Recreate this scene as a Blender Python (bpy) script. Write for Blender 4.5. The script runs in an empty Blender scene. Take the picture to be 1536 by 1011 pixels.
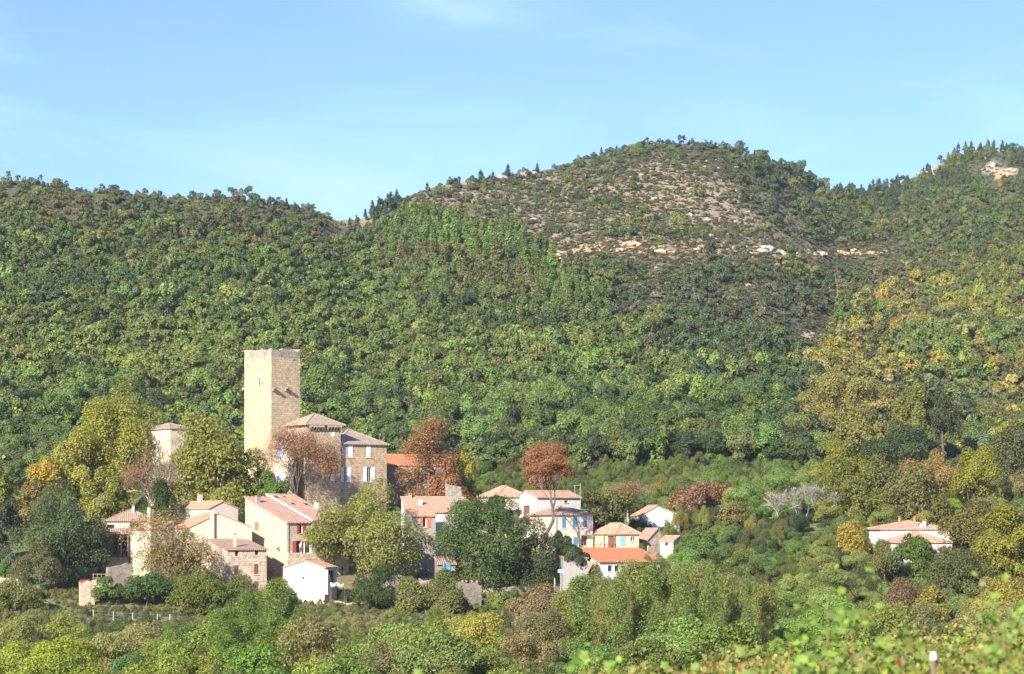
import bpy, math, random
import numpy as np
from mathutils import Vector

# ------------------------------------------------------------------ basics
C = bpy.context.scene.collection
F = 85.0 / 36.0 * 1536.0      # focal length in photo pixels
HZ = 790.0                    # photo row of the eye level (the camera is level and shifted)
CX = 768.0
R = math.radians

def P(px, py, Y):
    return Vector(((px - CX) / F * Y, Y, (HZ - py) / F * Y))

def Xat(px, Y):
    return (px - CX) / F * Y

def vnoise(x, y, seed=0):
    x = np.asarray(x, float); y = np.asarray(y, float)
    xi = np.floor(x).astype(np.int64); yi = np.floor(y).astype(np.int64)
    fx = x - xi; fy = y - yi
    fx = fx * fx * (3 - 2 * fx); fy = fy * fy * (3 - 2 * fy)
    def h(a, b):
        n = (a * 374761393 + b * 668265263 + seed * 1442695041) & 0xffffffff
        n = ((n ^ (n >> 13)) * 1274126177) & 0xffffffff
        return ((n ^ (n >> 16)) & 0xffff) / 65535.0
    return (h(xi, yi) * (1 - fx) + h(xi + 1, yi) * fx) * (1 - fy) + (h(xi, yi + 1) * (1 - fx) + h(xi + 1, yi + 1) * fx) * fy

def fbm(x, y, seed=0, o=3):
    s = 0; a = 0.5; t = 0
    for i in range(o):
        s = s + a * vnoise(np.asarray(x) * 2 ** i, np.asarray(y) * 2 ** i, seed + i * 17); t += a; a *= 0.5
    return s / t

# ------------------------------------------------------------------ terrain height
NY = [-80, 0, 10, 12.6, 20, 35, 43, 52, 66, 90, 130, 200, 300, 345, 370, 385, 400, 420, 440, 460, 500]
NZ = [-2.4, -2.0, -2.16, -2.37, -2.76, -3.55, -4.0, -4.8, -7.2, -10.5, -12.2, -13.4, -14.6, -13.6, -12.5, -10.4, -7.4, -2.8, 1.5, 4.0, 7.5]
SU = [-300, 0, 60, 130, 200, 250, 300, 340, 400, 450, 480, 510, 545, 580, 620, 650, 700, 750, 800, 850, 900, 950, 1000, 1050, 1100, 1150, 1200, 1245, 1280, 1310, 1350, 1400, 1440, 1480, 1536, 1650, 1900]
SP = [262, 277, 276, 288, 294, 301, 297, 296, 304, 313, 320, 331, 328, 315, 297, 280, 274, 266, 258, 246, 232, 219, 216, 217, 224, 240, 262, 287, 292, 288, 275, 252, 232, 225, 228, 240, 270]
YU = [-300, 0, 300, 480, 545, 620, 800, 1000, 1150, 1245, 1300, 1400, 1536, 1900]
YS = [810, 815, 830, 860, 900, 930, 980, 1010, 1030, 1120, 1180, 1240, 1240, 1240]

def ysky(u):
    return np.interp(u, YU, YS)

def hgt(x, Y):
    x = np.asarray(x, float); Y = np.asarray(Y, float)
    u = np.clip(CX + F * x / np.maximum(Y, 60), -300, 1900)
    z = np.interp(Y, NY, NZ)
    near = np.clip((62 - Y) / 18, 0, 1)
    z = z + near * 0.1 * np.clip(x, -3, 12)
    ys = ysky(u); zs = (HZ - np.interp(u, SU, SP)) / F * ys
    t = np.clip((Y - 500) / (ys - 500), 0, 1)
    g = t ** 1.13
    hill = (zs - 7.5) * g
    back = np.maximum(Y - ys, 0)
    hill = hill - 0.02 * back - 0.0006 * back ** 2
    n = (fbm(x / 70, Y / 110, 3, 3) - 0.5) * 11 * np.clip((Y - 520) / 120, 0, 1) * np.clip((ys - 15 - Y) / 120, 0, 1)
    n2 = (fbm(x / 9, Y / 9, 8, 2) - 0.5) * 0.9 * np.clip((Y - 70) / 40, 0, 1)
    return z + np.where(Y > 500, hill, 0) + n + n2

def hz(x, Y):
    return float(hgt(x, Y))

# ------------------------------------------------------------------ object helpers
def tag(o, label=None, cat=None, group=None, kind=None):
    if label: o['label'] = label
    if cat: o['category'] = cat
    if group: o['group'] = group
    if kind: o['kind'] = kind
    return o

def empty(name, loc, rz=0.0, label=None, cat=None, group=None):
    o = bpy.data.objects.new(name, None); C.objects.link(o)
    o.location = loc; o.rotation_euler = (0, 0, rz)
    o.empty_display_size = 0.5
    return tag(o, label, cat, group)

def npmesh(name, V, Q, mat=None, smooth=False):
    """mesh of uniform polygons from numpy arrays"""
    V = np.ascontiguousarray(V, np.float32); Q = np.ascontiguousarray(Q, np.int32)
    me = bpy.data.meshes.new(name)
    k = Q.shape[1]
    me.vertices.add(len(V)); me.vertices.foreach_set('co', V.ravel())
    me.loops.add(Q.size); me.loops.foreach_set('vertex_index', Q.ravel())
    me.polygons.add(len(Q))
    me.polygons.foreach_set('loop_start', np.arange(0, Q.size, k, dtype=np.int32))
    if smooth: me.polygons.foreach_set('use_smooth', np.ones(len(Q), bool))
    me.update(calc_edges=True)
    if mat: me.materials.append(mat)
    return me

def link(name, me, parent=None, loc=None):
    o = bpy.data.objects.new(name, me); C.objects.link(o)
    if parent: o.parent = parent
    if loc is not None: o.location = loc
    return o

class MB:
    """collects polygons with planar UVs in metres, builds ONE mesh object"""
    def __init__(s): s.v = []; s.f = []; s.uv = []
    def poly(s, pts, uvs=None):
        i = len(s.v); s.v += [tuple(p) for p in pts]; s.f.append(list(range(i, i + len(pts))))
        if uvs is None:
            a, b, c = Vector(pts[0]), Vector(pts[1]), Vector(pts[2])
            n = (b - a).cross(c - a)
            if n.length < 1e-9: n = Vector((0, 0, 1))
            n.normalize()
            if abs(n.z) > 0.97: e1 = Vector((1, 0, 0)); e2 = Vector((0, 1, 0))
            else:
                e1 = Vector((0, 0, 1)).cross(n); e1.normalize(); e2 = n.cross(e1)
            uvs = [(Vector(p).dot(e1), Vector(p).dot(e2)) for p in pts]
        s.uv.append(uvs)
    def box(s, x0, x1, y0, y1, z0, z1):
        p = [(x, y, z) for z in (z0, z1) for y in (y0, y1) for x in (x0, x1)]
        for q in ((0, 1, 5, 4), (1, 3, 7, 5), (3, 2, 6, 7), (2, 0, 4, 6), (4, 5, 7, 6), (2, 3, 1, 0)):
            s.poly([p[i] for i in q])
    def tube(s, a, b, ra, rb, n=6):
        a = Vector(a); b = Vector(b); d = (b - a).normalized()
        e = d.orthogonal().normalized(); g = d.cross(e)
        A = [a + (e * math.cos(2 * math.pi * k / n) + g * math.sin(2 * math.pi * k / n)) * ra for k in range(n)]
        B = [b + (e * math.cos(2 * math.pi * k / n) + g * math.sin(2 * math.pi * k / n)) * rb for k in range(n)]
        for k in range(n): s.poly([A[k], A[(k + 1) % n], B[(k + 1) % n], B[k]])
        s.poly(B); s.poly(A[::-1])
    def slab(s, polys, t):
        """thick roof: top polygons, the same moved down by t, and the rim"""
        cnt = {}
        key = lambda p: tuple(round(c, 3) for c in p)
        for p in polys:
            s.poly(p); s.poly([(a[0], a[1], a[2] - t) for a in p][::-1])
            for i in range(len(p)):
                e = (key(p[i]), key(p[(i + 1) % len(p)])); cnt[frozenset(e)] = cnt.get(frozenset(e), 0) + 1
        for p in polys:
            for i in range(len(p)):
                a, b = p[i], p[(i + 1) % len(p)]
                if cnt[frozenset((key(a), key(b)))] == 1:
                    s.poly([(a[0], a[1], a[2] - t), (b[0], b[1], b[2] - t), tuple(b), tuple(a)])
    def mesh(s, name, mat):
        me = bpy.data.meshes.new(name); me.from_pydata(s.v, [], s.f)
        ul = me.uv_layers.new(name='uv')
        fl = [c for f in s.uv for uv in f for c in uv]
        ul.data.foreach_set('uv', fl)
        if mat: me.materials.append(mat)
        return me
    def build(s, name, mat, parent=None, loc=None):
        return link(name, s.mesh(name, mat), parent, loc)

# ------------------------------------------------------------------ materials
def mat_new(name):
    m = bpy.data.materials.new(name); m.use_nodes = True
    nt = m.node_tree
    b = nt.nodes['Principled BSDF']
    return m, nt, b

def N(nt, typ, **kw):
    n = nt.nodes.new(typ)
    for k, v in kw.items():
        if k.startswith('i_'): n.inputs[k[2:].replace('_', ' ')].default_value = v
        else: setattr(n, k, v)
    return n

def ramp(nt, stops):
    n = nt.nodes.new('ShaderNodeValToRGB'); e = n.color_ramp.elements
    while len(e) < len(stops): e.new(0.5)
    for i, (p, c) in enumerate(stops):
        e[i].position = p; e[i].color = (c[0], c[1], c[2], 1)
    return n

def mix(nt, typ, fac, a, b):
    n = nt.nodes.new('ShaderNodeMix'); n.data_type = 'RGBA'; n.blend_type = typ
    for sock, val in ((n.inputs[0], fac), (n.inputs[6], a), (n.inputs[7], b)):
        if hasattr(val, 'is_linked') or isinstance(val, bpy.types.NodeSocket): nt.links.new(val, sock)
        elif isinstance(val, (tuple, list)): sock.default_value = (val[0], val[1], val[2], 1)
        else: sock.default_value = val
    return n.outputs[2]

def stone_mat(name, ca, cb, mortar, bw=0.55, bh=0.28, rub=0.0, stain=(0.12, 0.1, 0.08), stain_amt=0.35, bump=0.6):
    m, nt, b = mat_new(name); L = nt.links.new
    uv = N(nt, 'ShaderNodeUVMap'); uv.uv_map = 'uv'
    nz = N(nt, 'ShaderNodeTexNoise', i_Scale=1.3, i_Detail=3.0); L(uv.outputs[0], nz.inputs['Vector'])
    off = N(nt, 'ShaderNodeVectorMath', operation='MULTIPLY_ADD'); L(nz.outputs['Color'], off.inputs[0])
    off.inputs[1].default_value = (0.12 + rub * 0.5,) * 3; L(uv.outputs[0], off.inputs[2])
    br = N(nt, 'ShaderNodeTexBrick', i_Scale=1.0)
    br.inputs['Brick Width'].default_value = bw; br.inputs['Row Height'].default_value = bh
    br.inputs['Mortar Size'].default_value = 0.035; br.inputs['Mortar Smooth'].default_value = 0.4
    br.inputs['Color1'].default_value = (*ca, 1); br.inputs['Color2'].default_value = (*cb, 1); br.inputs['Mortar'].default_value = (*mortar, 1)
    br.inputs['Bias'].default_value = -0.1
    L(off.outputs[0], br.inputs['Vector'])
    vo = N(nt, 'ShaderNodeTexVoronoi', i_Scale=2.6); L(off.outputs[0], vo.inputs['Vector'])
    vr = ramp(nt, [(0.0, (0.55, 0.5, 0.45)), (0.35, (1, 1, 1)), (1.0, (1.15, 1.12, 1.05))]); L(vo.outputs['Color'], vr.inputs[0])
    c = mix(nt, 'MULTIPLY', 0.75, br.outputs['Color'], vr.outputs[0])
    n2 = N(nt, 'ShaderNodeTexNoise', i_Scale=0.35, i_Detail=5.0, i_Roughness=0.65); L(uv.outputs[0], n2.inputs['Vector'])
    r2 = ramp(nt, [(0.42, (0, 0, 0)), (0.72, (1, 1, 1))]); L(n2.outputs['Fac'], r2.inputs[0])
    ml = N(nt, 'ShaderNodeMath', operation='MULTIPLY'); L(r2.outputs[0], ml.inputs[0]); ml.inputs[1].default_value = stain_amt
    c = mix(nt, 'MIX', ml.outputs[0], c, stain)
    n3 = N(nt, 'ShaderNodeTexNoise', i_Scale=6.0, i_Detail=3.0); L(uv.outputs[0], n3.inputs['Vector'])
    r3 = ramp(nt, [(0.3, (0.62, 0.62, 0.62)), (0.7, (1.25, 1.25, 1.25))]); L(n3.outputs['Fac'], r3.inputs[0])
    c = mix(nt, 'MULTIPLY', 0.7, c, r3.outputs[0])
    L(c, b.inputs['Base Color']); b.inputs['Roughness'].default_value = 0.95
    bu = N(nt, 'ShaderNodeBump', i_Strength=bump, i_Distance=0.06)
    hh = mix(nt, 'MULTIPLY', 0.6, n3.outputs['Fac'], vo.outputs['Distance'])
    L(hh, bu.inputs['Height']); L(bu.outputs[0], b.inputs['Normal'])
    return m

def plaster_mat(name, c, dirt=(0.3, 0.26, 0.2), amt=0.3):
    m, nt, b = mat_new(name); L = nt.links.new
    uv = N(nt, 'ShaderNodeUVMap'); uv.uv_map = 'uv'
    mp = N(nt, 'ShaderNodeMapping'); mp.inputs['Scale'].default_value = (1, 0.45, 1); L(uv.outputs[0], mp.inputs[0])
    n1 = N(nt, 'ShaderNodeTexNoise', i_Scale=0.6, i_Detail=6.0, i_Roughness=0.65); L(mp.outputs[0], n1.inputs['Vector'])
    r1 = ramp(nt, [(0.45, (0, 0, 0)), (0.8, (1, 1, 1))]); L(n1.outputs['Fac'], r1.inputs[0])
    ml = N(nt, 'ShaderNodeMath', operation='MULTIPLY'); L(r1.outputs[0], ml.inputs[0]); ml.inputs[1].default_value = amt
    cc = mix(nt, 'MIX', ml.outputs[0], c, dirt)
    n2 = N(nt, 'ShaderNodeTexNoise', i_Scale=5.0, i_Detail=3.0); L(uv.outputs[0], n2.inputs['Vector'])
    r2 = ramp(nt, [(0.3, (0.86, 0.86, 0.86)), (0.7, (1.06, 1.06, 1.06))]); L(n2.outputs['Fac'], r2.inputs[0])
    cc = mix(nt, 'MULTIPLY', 1.0, cc, r2.outputs[0])
    L(cc, b.inputs['Base Color']); b.inputs['Roughness'].default_value = 0.9
    bu = N(nt, 'ShaderNodeBump', i_Strength=0.25, i_Distance=0.03); L(n2.outputs['Fac'], bu.inputs['Height']); L(bu.outputs[0], b.inputs['Normal'])
    return m

def tile_mat(name, ca, cb, cc_, period=0.34, lichen=(0.3, 0.26, 0.2), amt=0.3):
    m, nt, b = mat_new(name); L = nt.links.new
    uv = N(nt, 'ShaderNodeUVMap'); uv.uv_map = 'uv'
    sx = N(nt, 'ShaderNodeSeparateXYZ'); L(uv.outputs[0], sx.inputs[0])
    br = N(nt, 'ShaderNodeTexBrick', i_Scale=1.0, offset=0.0)
    br.inputs['Brick Width'].default_value = period; br.inputs['Row Height'].default_value = 0.42
    br.inputs['Mortar Size'].default_value = 0.03; br.inputs['Mortar Smooth'].default_value = 1.0
    br.inputs['Color1'].default_value = (*ca, 1); br.inputs['Color2'].default_value = (*cb, 1)
    br.inputs['Mortar'].default_value = (ca[0] * .35, ca[1] * .35, ca[2] * .35, 1)
    L(uv.outputs[0], br.inputs['Vector'])
    n1 = N(nt, 'ShaderNodeTexNoise', i_Scale=1.1, i_Detail=5.0, i_Roughness=0.7); L(uv.outputs[0], n1.inputs['Vector'])
    r1 = ramp(nt, [(0.4, (0, 0, 0)), (0.62, (1, 1, 1))]); L(n1.outputs['Fac'], r1.inputs[0])
    ml = N(nt, 'ShaderNodeMath', operation='MULTIPLY'); L(r1.outputs[0], ml.inputs[0]); ml.inputs[1].default_value = 0.7
    c = mix(nt, 'MIX', ml.outputs[0], br.outputs['Color'], cc_)
    n2 = N(nt, 'ShaderNodeTexNoise', i_Scale=0.45, i_Detail=4.0); L(uv.outputs[0], n2.inputs['Vector'])
    r2 = ramp(nt, [(0.5, (0, 0, 0)), (0.75, (1, 1, 1))]); L(n2.outputs['Fac'], r2.inputs[0])
    m2 = N(nt, 'ShaderNodeMath', operation='MULTIPLY'); L(r2.outputs[0], m2.inputs[0]); m2.inputs[1].default_value = amt
    c = mix(nt, 'MIX', m2.outputs[0], c, lichen)
    L(c, b.inputs['Base Color']); b.inputs['Roughness'].default_value = 0.9
    # round canal tiles: a sine across the slope
    mu = N(nt, 'ShaderNodeMath', operation='MULTIPLY'); L(sx.outputs[0], mu.inputs[0]); mu.inputs[1].default_value = 2 * math.pi / period
    si = N(nt, 'ShaderNodeMath', operation='SINE'); L(mu.outputs[0], si.inputs[0])
    bu = N(nt, 'ShaderNodeBump', i_Strength=0.8, i_Distance=0.05); L(si.outputs[0], bu.inputs['Height']); L(bu.outputs[0], b.inputs['Normal'])
    return m

def plain_mat(name, c, rough=0.7, var=0.25, scale=3.0, metal=0.0):
    m, nt, b = mat_new(name); L = nt.links.new
    tc = N(nt, 'ShaderNodeTexCoord')
    n1 = N(nt, 'ShaderNodeTexNoise', i_Scale=scale, i_Detail=4.0); L(tc.outputs['Object'], n1.inputs['Vector'])
    lo = tuple(v * (1 - var) for v in c); hi = tuple(min(1, v * (1 + var)) for v in c)
    r1 = ramp(nt, [(0.3, lo), (0.7, hi)]); L(n1.outputs['Fac'], r1.inputs[0])
    L(r1.outputs[0], b.inputs['Base Color']); b.inputs['Roughness'].default_value = rough; b.inputs['Metallic'].default_value = metal
    return m

def leaf_mat(name, spread=0.28, transl=0.3):
    m, nt, b = mat_new(name); L = nt.links.new
    at = N(nt, 'ShaderNodeAttribute', attribute_type='INSTANCER', attribute_name='tint')
    ge = N(nt, 'ShaderNodeNewGeometry')
    r1 = ramp(nt, [(0.0, (1 - spread, 1 - spread, 1 - spread)), (0.55, (1, 1, 1)), (0.93, (1 + spread * 1.3, 1 + spread * 1.1, 1)), (1.0, (1.75, 1.35, 0.9))])
    L(ge.outputs['Random Per Island'], r1.inputs[0])
    c = mix(nt, 'MULTIPLY', 1.0, at.outputs['Color'], r1.outputs[0])
    L(c, b.inputs['Base Color']); b.inputs['Roughness'].default_value = 0.6
    b.inputs['Specular IOR Level'].default_value = 0.3
    tr = N(nt, 'ShaderNodeBsdfTranslucent')
    c2 = mix(nt, 'MULTIPLY', 1.0, c, (1.25, 1.15, 0.6)); L(c2, tr.inputs['Color'])
    ms = N(nt, 'ShaderNodeMixShader', i_Fac=transl); L(b.outputs[0], ms.inputs[1]); L(tr.outputs[0], ms.inputs[2])
    L(ms.outputs[0], nt.nodes['Material Output'].inputs['Surface'])
    return m

M = {}
M['leaf'] = leaf_mat('leaves', 0.15, 0.42)
M['vine_leaf'] = leaf_mat('vine_leaves', 0.35, 0.4)
M['bark'] = plain_mat('bark', (0.13, 0.1, 0.075), 0.95, 0.4, 2.0)
M['bark_pale'] = plain_mat('pale_bark', (0.36, 0.31, 0.25), 0.95, 0.3, 2.0)
M['bark_plane'] = plain_mat('plane_bark', (0.36, 0.32, 0.24), 0.95, 0.45, 1.2)
M['tower'] = stone_mat('tower_stone', (0.63, 0.465, 0.275), (0.45, 0.325, 0.195), (0.34, 0.255, 0.16), 0.75, 0.40, 0.16, (0.2, 0.17, 0.14), 0.25)
M['castle'] = stone_mat('castle_stone', (0.63, 0.455, 0.27), (0.42, 0.30, 0.18), (0.30, 0.23, 0.16), 0.6, 0.36, 0.2, (0.22, 0.17, 0.13), 0.3)
M['weathered'] = stone_mat('weathered_shaded_stone', (0.34, 0.28, 0.21), (0.2, 0.165, 0.13), (0.3, 0.26, 0.2), 0.5, 0.3, 0.2, (0.1, 0.09, 0.075), 0.5)  # worn stone; its dark tone also serves as tree shade on garden walls
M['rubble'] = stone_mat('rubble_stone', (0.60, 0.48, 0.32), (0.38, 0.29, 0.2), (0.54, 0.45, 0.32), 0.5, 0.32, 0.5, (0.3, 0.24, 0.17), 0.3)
M['rubble_dark'] = stone_mat('dark_rubble_stone', (0.58, 0.44, 0.31), (0.31, 0.225, 0.16), (0.52, 0.42, 0.3), 0.5, 0.32, 0.5, (0.24, 0.185, 0.14), 0.35)
M['white'] = plaster_mat('white_plaster', (0.6, 0.57, 0.51), (0.4, 0.34, 0.26), 0.6)
M['cream'] = plaster_mat('cream_plaster', (0.58, 0.48, 0.33), (0.38, 0.3, 0.2), 0.7)
M['beige'] = plaster_mat('beige_plaster', (0.58, 0.48, 0.36), (0.36, 0.28, 0.2), 0.65)
M['pinkish'] = plaster_mat('pinkish_plaster', (0.52, 0.43, 0.36), (0.36, 0.29, 0.24), 0.5)
M['grey'] = plaster_mat('grey_plaster', (0.33, 0.3, 0.26), (0.25, 0.22, 0.19), 0.5)  # plaster darkened to carry the tree shade on the grey shed
M['ruin_white'] = plaster_mat('old_whitewash', (0.53, 0.475, 0.415), (0.36, 0.29, 0.22), 0.8)
M['brick'] = stone_mat('orange_brick', (0.5, 0.27, 0.16), (0.4, 0.2, 0.12), (0.5, 0.4, 0.3), 0.25, 0.1, 0.0, (0.4, 0.3, 0.2), 0.3)
M['tile_pink'] = tile_mat('pink_canal_tiles', (0.62, 0.33, 0.185), (0.38, 0.19, 0.11), (0.62, 0.42, 0.27))
M['tile_orange'] = tile_mat('orange_canal_tiles', (0.66, 0.32, 0.165), (0.46, 0.2, 0.11), (0.64, 0.41, 0.25), amt=0.15)
M['tile_brown'] = tile_mat('brown_canal_tiles', (0.46, 0.265, 0.175), (0.26, 0.165, 0.12), (0.48, 0.32, 0.23), amt=0.5, lichen=(0.24, 0.2, 0.16))
M['tile_grey'] = tile_mat('grey_canal_tiles', (0.44, 0.31, 0.215), (0.27, 0.19, 0.135), (0.48, 0.36, 0.26), amt=0.6, lichen=(0.26, 0.23, 0.19))
M['tile_new'] = tile_mat('new_orange_tiles', (0.6, 0.2, 0.07), (0.5, 0.16, 0.06), (0.62, 0.24, 0.1), amt=0.1)
M['tile_striped'] = tile_mat('striped_canal_tiles', (0.58, 0.32, 0.21), (0.36, 0.18, 0.12), (0.54, 0.33, 0.23), period=0.72, amt=0.2)
M['glass'] = plain_mat('dark_window_glass', (0.02, 0.022, 0.028), 0.15, 0.3)
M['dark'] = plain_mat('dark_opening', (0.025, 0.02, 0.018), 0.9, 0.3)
M['sh_white'] = plain_mat('white_shutter_paint', (0.72, 0.73, 0.76), 0.6, 0.08)
M['sh_paleblue'] = plain_mat('pale_blue_shutter_paint', (0.42, 0.52, 0.72), 0.6, 0.1)
M['sh_blue'] = plain_mat('blue_shutter_paint', (0.07, 0.21, 0.3), 0.55, 0.15)
M['sh_lightblue'] = plain_mat('light_blue_shutter_paint', (0.2, 0.43, 0.56), 0.55, 0.12)
M['sh_red'] = plain_mat('red_shutter_paint', (0.4, 0.075, 0.035), 0.55, 0.15)
M['sh_brown'] = plain_mat('brown_shutter_paint', (0.17, 0.075, 0.05), 0.6, 0.2)
M['sh_orange'] = plain_mat('orange_shutter_paint', (0.62, 0.16, 0.06), 0.6, 0.15)
M['wood'] = plain_mat('weathered_wood', (0.2, 0.12, 0.08), 0.85, 0.35)
M['wood_pale'] = plain_mat('pale_wood', (0.5, 0.42, 0.32), 0.85, 0.25)
M['stone_trim'] = plain_mat('stone_trim', (0.5, 0.42, 0.32), 0.9, 0.2)
M['metal'] = plain_mat('grey_metal', (0.4, 0.4, 0.4), 0.5, 0.15, 3.0, 0.6)
M['white_paint'] = plain_mat('white_paint', (0.78, 0.77, 0.74), 0.6, 0.06)
M['terracotta'] = plain_mat('terracotta', (0.5, 0.22, 0.12), 0.85, 0.2)
M['rock'] = plain_mat('pale_rock', (0.34, 0.285, 0.225), 0.95, 0.4, 0.35)
M['rock_ochre'] = plain_mat('ochre_rock', (0.47, 0.31, 0.18), 0.95, 0.35, 0.35)
# ------------------------------------------------------------------ vegetation meshes
def leaf_quads(rng, cen, out, size, asp=(0.6, 1.0), wild=0.55):
    """one small irregular four-cornered leaf spray at every centre, facing roughly outward"""
    n = len(cen)
    nr = out + rng.normal(0, wild, (n, 3)); nr[:, 2] += 0.25
    nr /= np.linalg.norm(nr, axis=1, keepdims=True) + 1e-9
    a = rng.normal(0, 1, (n, 3)); t = np.cross(nr, a); t /= np.linalg.norm(t, axis=1, keepdims=True) + 1e-9
    b = np.cross(nr, t)
    s = (size * rng.uniform(0.6, 1.4, n))[:, None]; q = s * rng.uniform(asp[0], asp[1], n)[:, None]
    k = nr * s * 0.25
    V = np.empty((n, 4, 3))
    V[:, 0] = cen - t * s; V[:, 1] = cen - b * q + k; V[:, 2] = cen + t * s; V[:, 3] = cen + b * q * rng.uniform(0.4, 1.0, n)[:, None] + k
    return V.reshape(-1, 3), np.arange(n * 4).reshape(n, 4)

def lobes(rng, kind, n):
    """centres and radii of the foliage masses in a crown of radius 1 and height 0..1 in z (scaled later)"""
    L = []
    if kind == 'cone':
        for i in range(n):
            z = rng.uniform(0.02, 0.97); r = (1 - z) ** 0.8 * 0.85 + 0.06
            a = rng.uniform(0, 6.283); d = r * rng.uniform(0.3, 0.85)
            L.append((d * math.cos(a), d * math.sin(a), z, 0.2 * r + 0.13, 0.07 + 0.05 * r))
    elif kind == 'column':
        for i in range(n):
            z = rng.uniform(0.05, 0.95); r = (math.sin(min(1, z * 1.5 + 0.12) * math.pi / 2 if z < 0.5 else 1.57) * (1 - max(0, z - 0.55) ** 1.4 * 1.9))
            a = rng.uniform(0, 6.283); d = max(0.1, r) * rng.uniform(0.25, 0.7)
            L.append((d * math.cos(a), d * math.sin(a), z, 0.34, rng.uniform(0.1, 0.16)))
    elif kind == 'bush':
        for i in range(n):
            a = rng.uniform(0, 6.283); d = rng.uniform(0, 0.72) ** 0.7; z = (0.75 * (1 - d * d) + 0.1) * rng.uniform(0.45, 1.0)
            L.append((d * math.cos(a), d * math.sin(a), z, rng.uniform(0.22, 0.38), rng.uniform(0.16, 0.28)))
    elif kind == 'umbrella':
        for i in range(n):
            a = rng.uniform(0, 6.283); d = rng.uniform(0, 0.8); z = 0.5 + 0.35 * (1 - d * d) * rng.uniform(0.5, 1) 
            L.append((d * math.cos(a), d * math.sin(a), z, 0.3, 0.14))
    else:
        for i in range(n):
            u = rng.normal(0, 1, 3); u /= np.linalg.norm(u); d = rng.uniform(0.35, 0.9)
            zz = 0.5 + 0.5 * u[2] * d * 0.95
            k = 1.0 - 0.25 * max(0, (zz - 0.5)) * 2
            rr = rng.uniform(0.19, 0.37)
            L.append((u[0] * d * k, u[1] * d * k, zz, rr, rr * rng.uniform(0.46, 0.66)))
    return L

def crown(rng, kind, nl, n, rad, height, size, wild=0.55, asp=(0.6, 1.0)):
    """foliage points spread over the shells of the lobes; returns verts and quads, base at z=0"""
    Ls = lobes(rng, kind, nl)
    w = np.array([l[3] ** 2 for l in Ls]); w /= w.sum()
    ids = rng.choice(len(Ls), n, p=w)
    A = np.array(Ls)[ids]
    d = rng.normal(0, 1, (n, 3)); d[:, 2] = np.where(d[:, 2] < -0.45, -d[:, 2] * 0.8, d[:, 2]); d /= np.linalg.norm(d, axis=1, keepdims=True)
    rr = rng.uniform(0.55, 1.08, n) ** 0.6
    c = A[:, :3] + d * rr[:, None] * np.stack([A[:, 3], A[:, 3], A[:, 4]], 1)
    c = c * np.array([rad, rad, height]); 
    core = np.array([0, 0, 0.4 * height])
    o = d * 0.7 + 0.45 * (c - core) / (np.linalg.norm(c - core, axis=1, keepdims=True) + 1e-6)
    c[:, 2] = np.maximum(c[:, 2], 0.02 * height)
    return leaf_quads(rng, c, o, size, asp, wild), Ls

def limb_mesh(mb, pts, r0, r1, n=5):
    k = len(pts) - 1
    for i in range(k):
        mb.tube(pts[i], pts[i + 1], r0 + (r1 - r0) * i / k, r0 + (r1 - r0) * (i + 1) / k, n)

def bend(rng, a, b, amt, k=3):
    a = np.array(a, float); b = np.array(b, float); L = np.linalg.norm(b - a)
    return [tuple(a + (b - a) * i / k + (rng.normal(0, amt * L, 3) if 0 < i < k else 0)) for i in range(k + 1)]

def branching(rng, H, spread, depth=5, fork=(2, 4), trunk=0.25, up=0.35, r0=0.3):
    """limbs of a bare tree: list of (a,b,ra,rb) and the twig tips, total height about H"""
    seg = []; tips = []
    def grow(p, d, L, r, k):
        q = p + d * L * 0.5 + rng.normal(0, 0.05 * L, 3); e = p + d * L
        r2 = r * 0.72
        seg.append((p, q, r, (r + r2) / 2)); seg.append((q, e, (r + r2) / 2, r2))
        if k == 0: tips.append(e); return
        for i in range(rng.integers(fork[0], fork[1])):
            v = rng.normal(0, 1, 3); v -= d * v.dot(d); v /= np.linalg.norm(v) + 1e-9
            nd = d + v * rng.uniform(0.35, 0.95) * spread; nd[2] += up * rng.uniform(0, 1); nd /= np.linalg.norm(nd)
            grow(e, nd, L * rng.uniform(0.6, 0.85), r2 * rng.uniform(0.6, 0.85), k - 1)
    d0 = np.array([0.05, 0, 1.0])
    grow(np.zeros(3), d0 / np.linalg.norm(d0), H * trunk, r0, depth)
    return seg, np.array(tips)

def tree_obj(name, label, base, crown_me, trunk_me, tint, group=None, cat='tree', rz=0.0, sc=(1, 1, 1), crown_z=0.0, cname='crown', tname='trunk'):
    r = empty(name, base, rz, label, cat, group)
    r.scale = sc
    if crown_me is not None:
        c = link(cname, crown_me, r); c.location = (0, 0, crown_z); c['tint'] = tint
    if trunk_me is not None: link(tname, trunk_me, r)
    return r

# shared crowns ----------------------------------------------------------------
def proto(kind, seed, nl, n, rad, h, size, name, wild=0.5, mat='leaf', asp=(0.6, 1.0)):
    rng = np.random.default_rng(seed)
    (V, Q), _ = crown(rng, kind, nl, n, rad, h, size, wild, asp)
    return npmesh(name, V, Q, M[mat])

def trunk_proto(seed, h, r, spread=1.2, name='trunk', mat='bark', n=5):
    rng = np.random.default_rng(seed); mb = MB()
    limb_mesh(mb, bend(rng, (0, 0, -0.6), (0, 0, h), 0.03), r, r * 0.6, n)
    for i in range(4):
        a = rng.uniform(0, 6.28); z = h * rng.uniform(0.6, 1.0)
        limb_mesh(mb, bend(rng, (0, 0, z), (math.cos(a) * spread, math.sin(a) * spread, z + spread * rng.uniform(0.7, 1.4)), 0.06), r * 0.5, r * 0.15, 4)
    return mb.mesh(name, M[mat])

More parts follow.
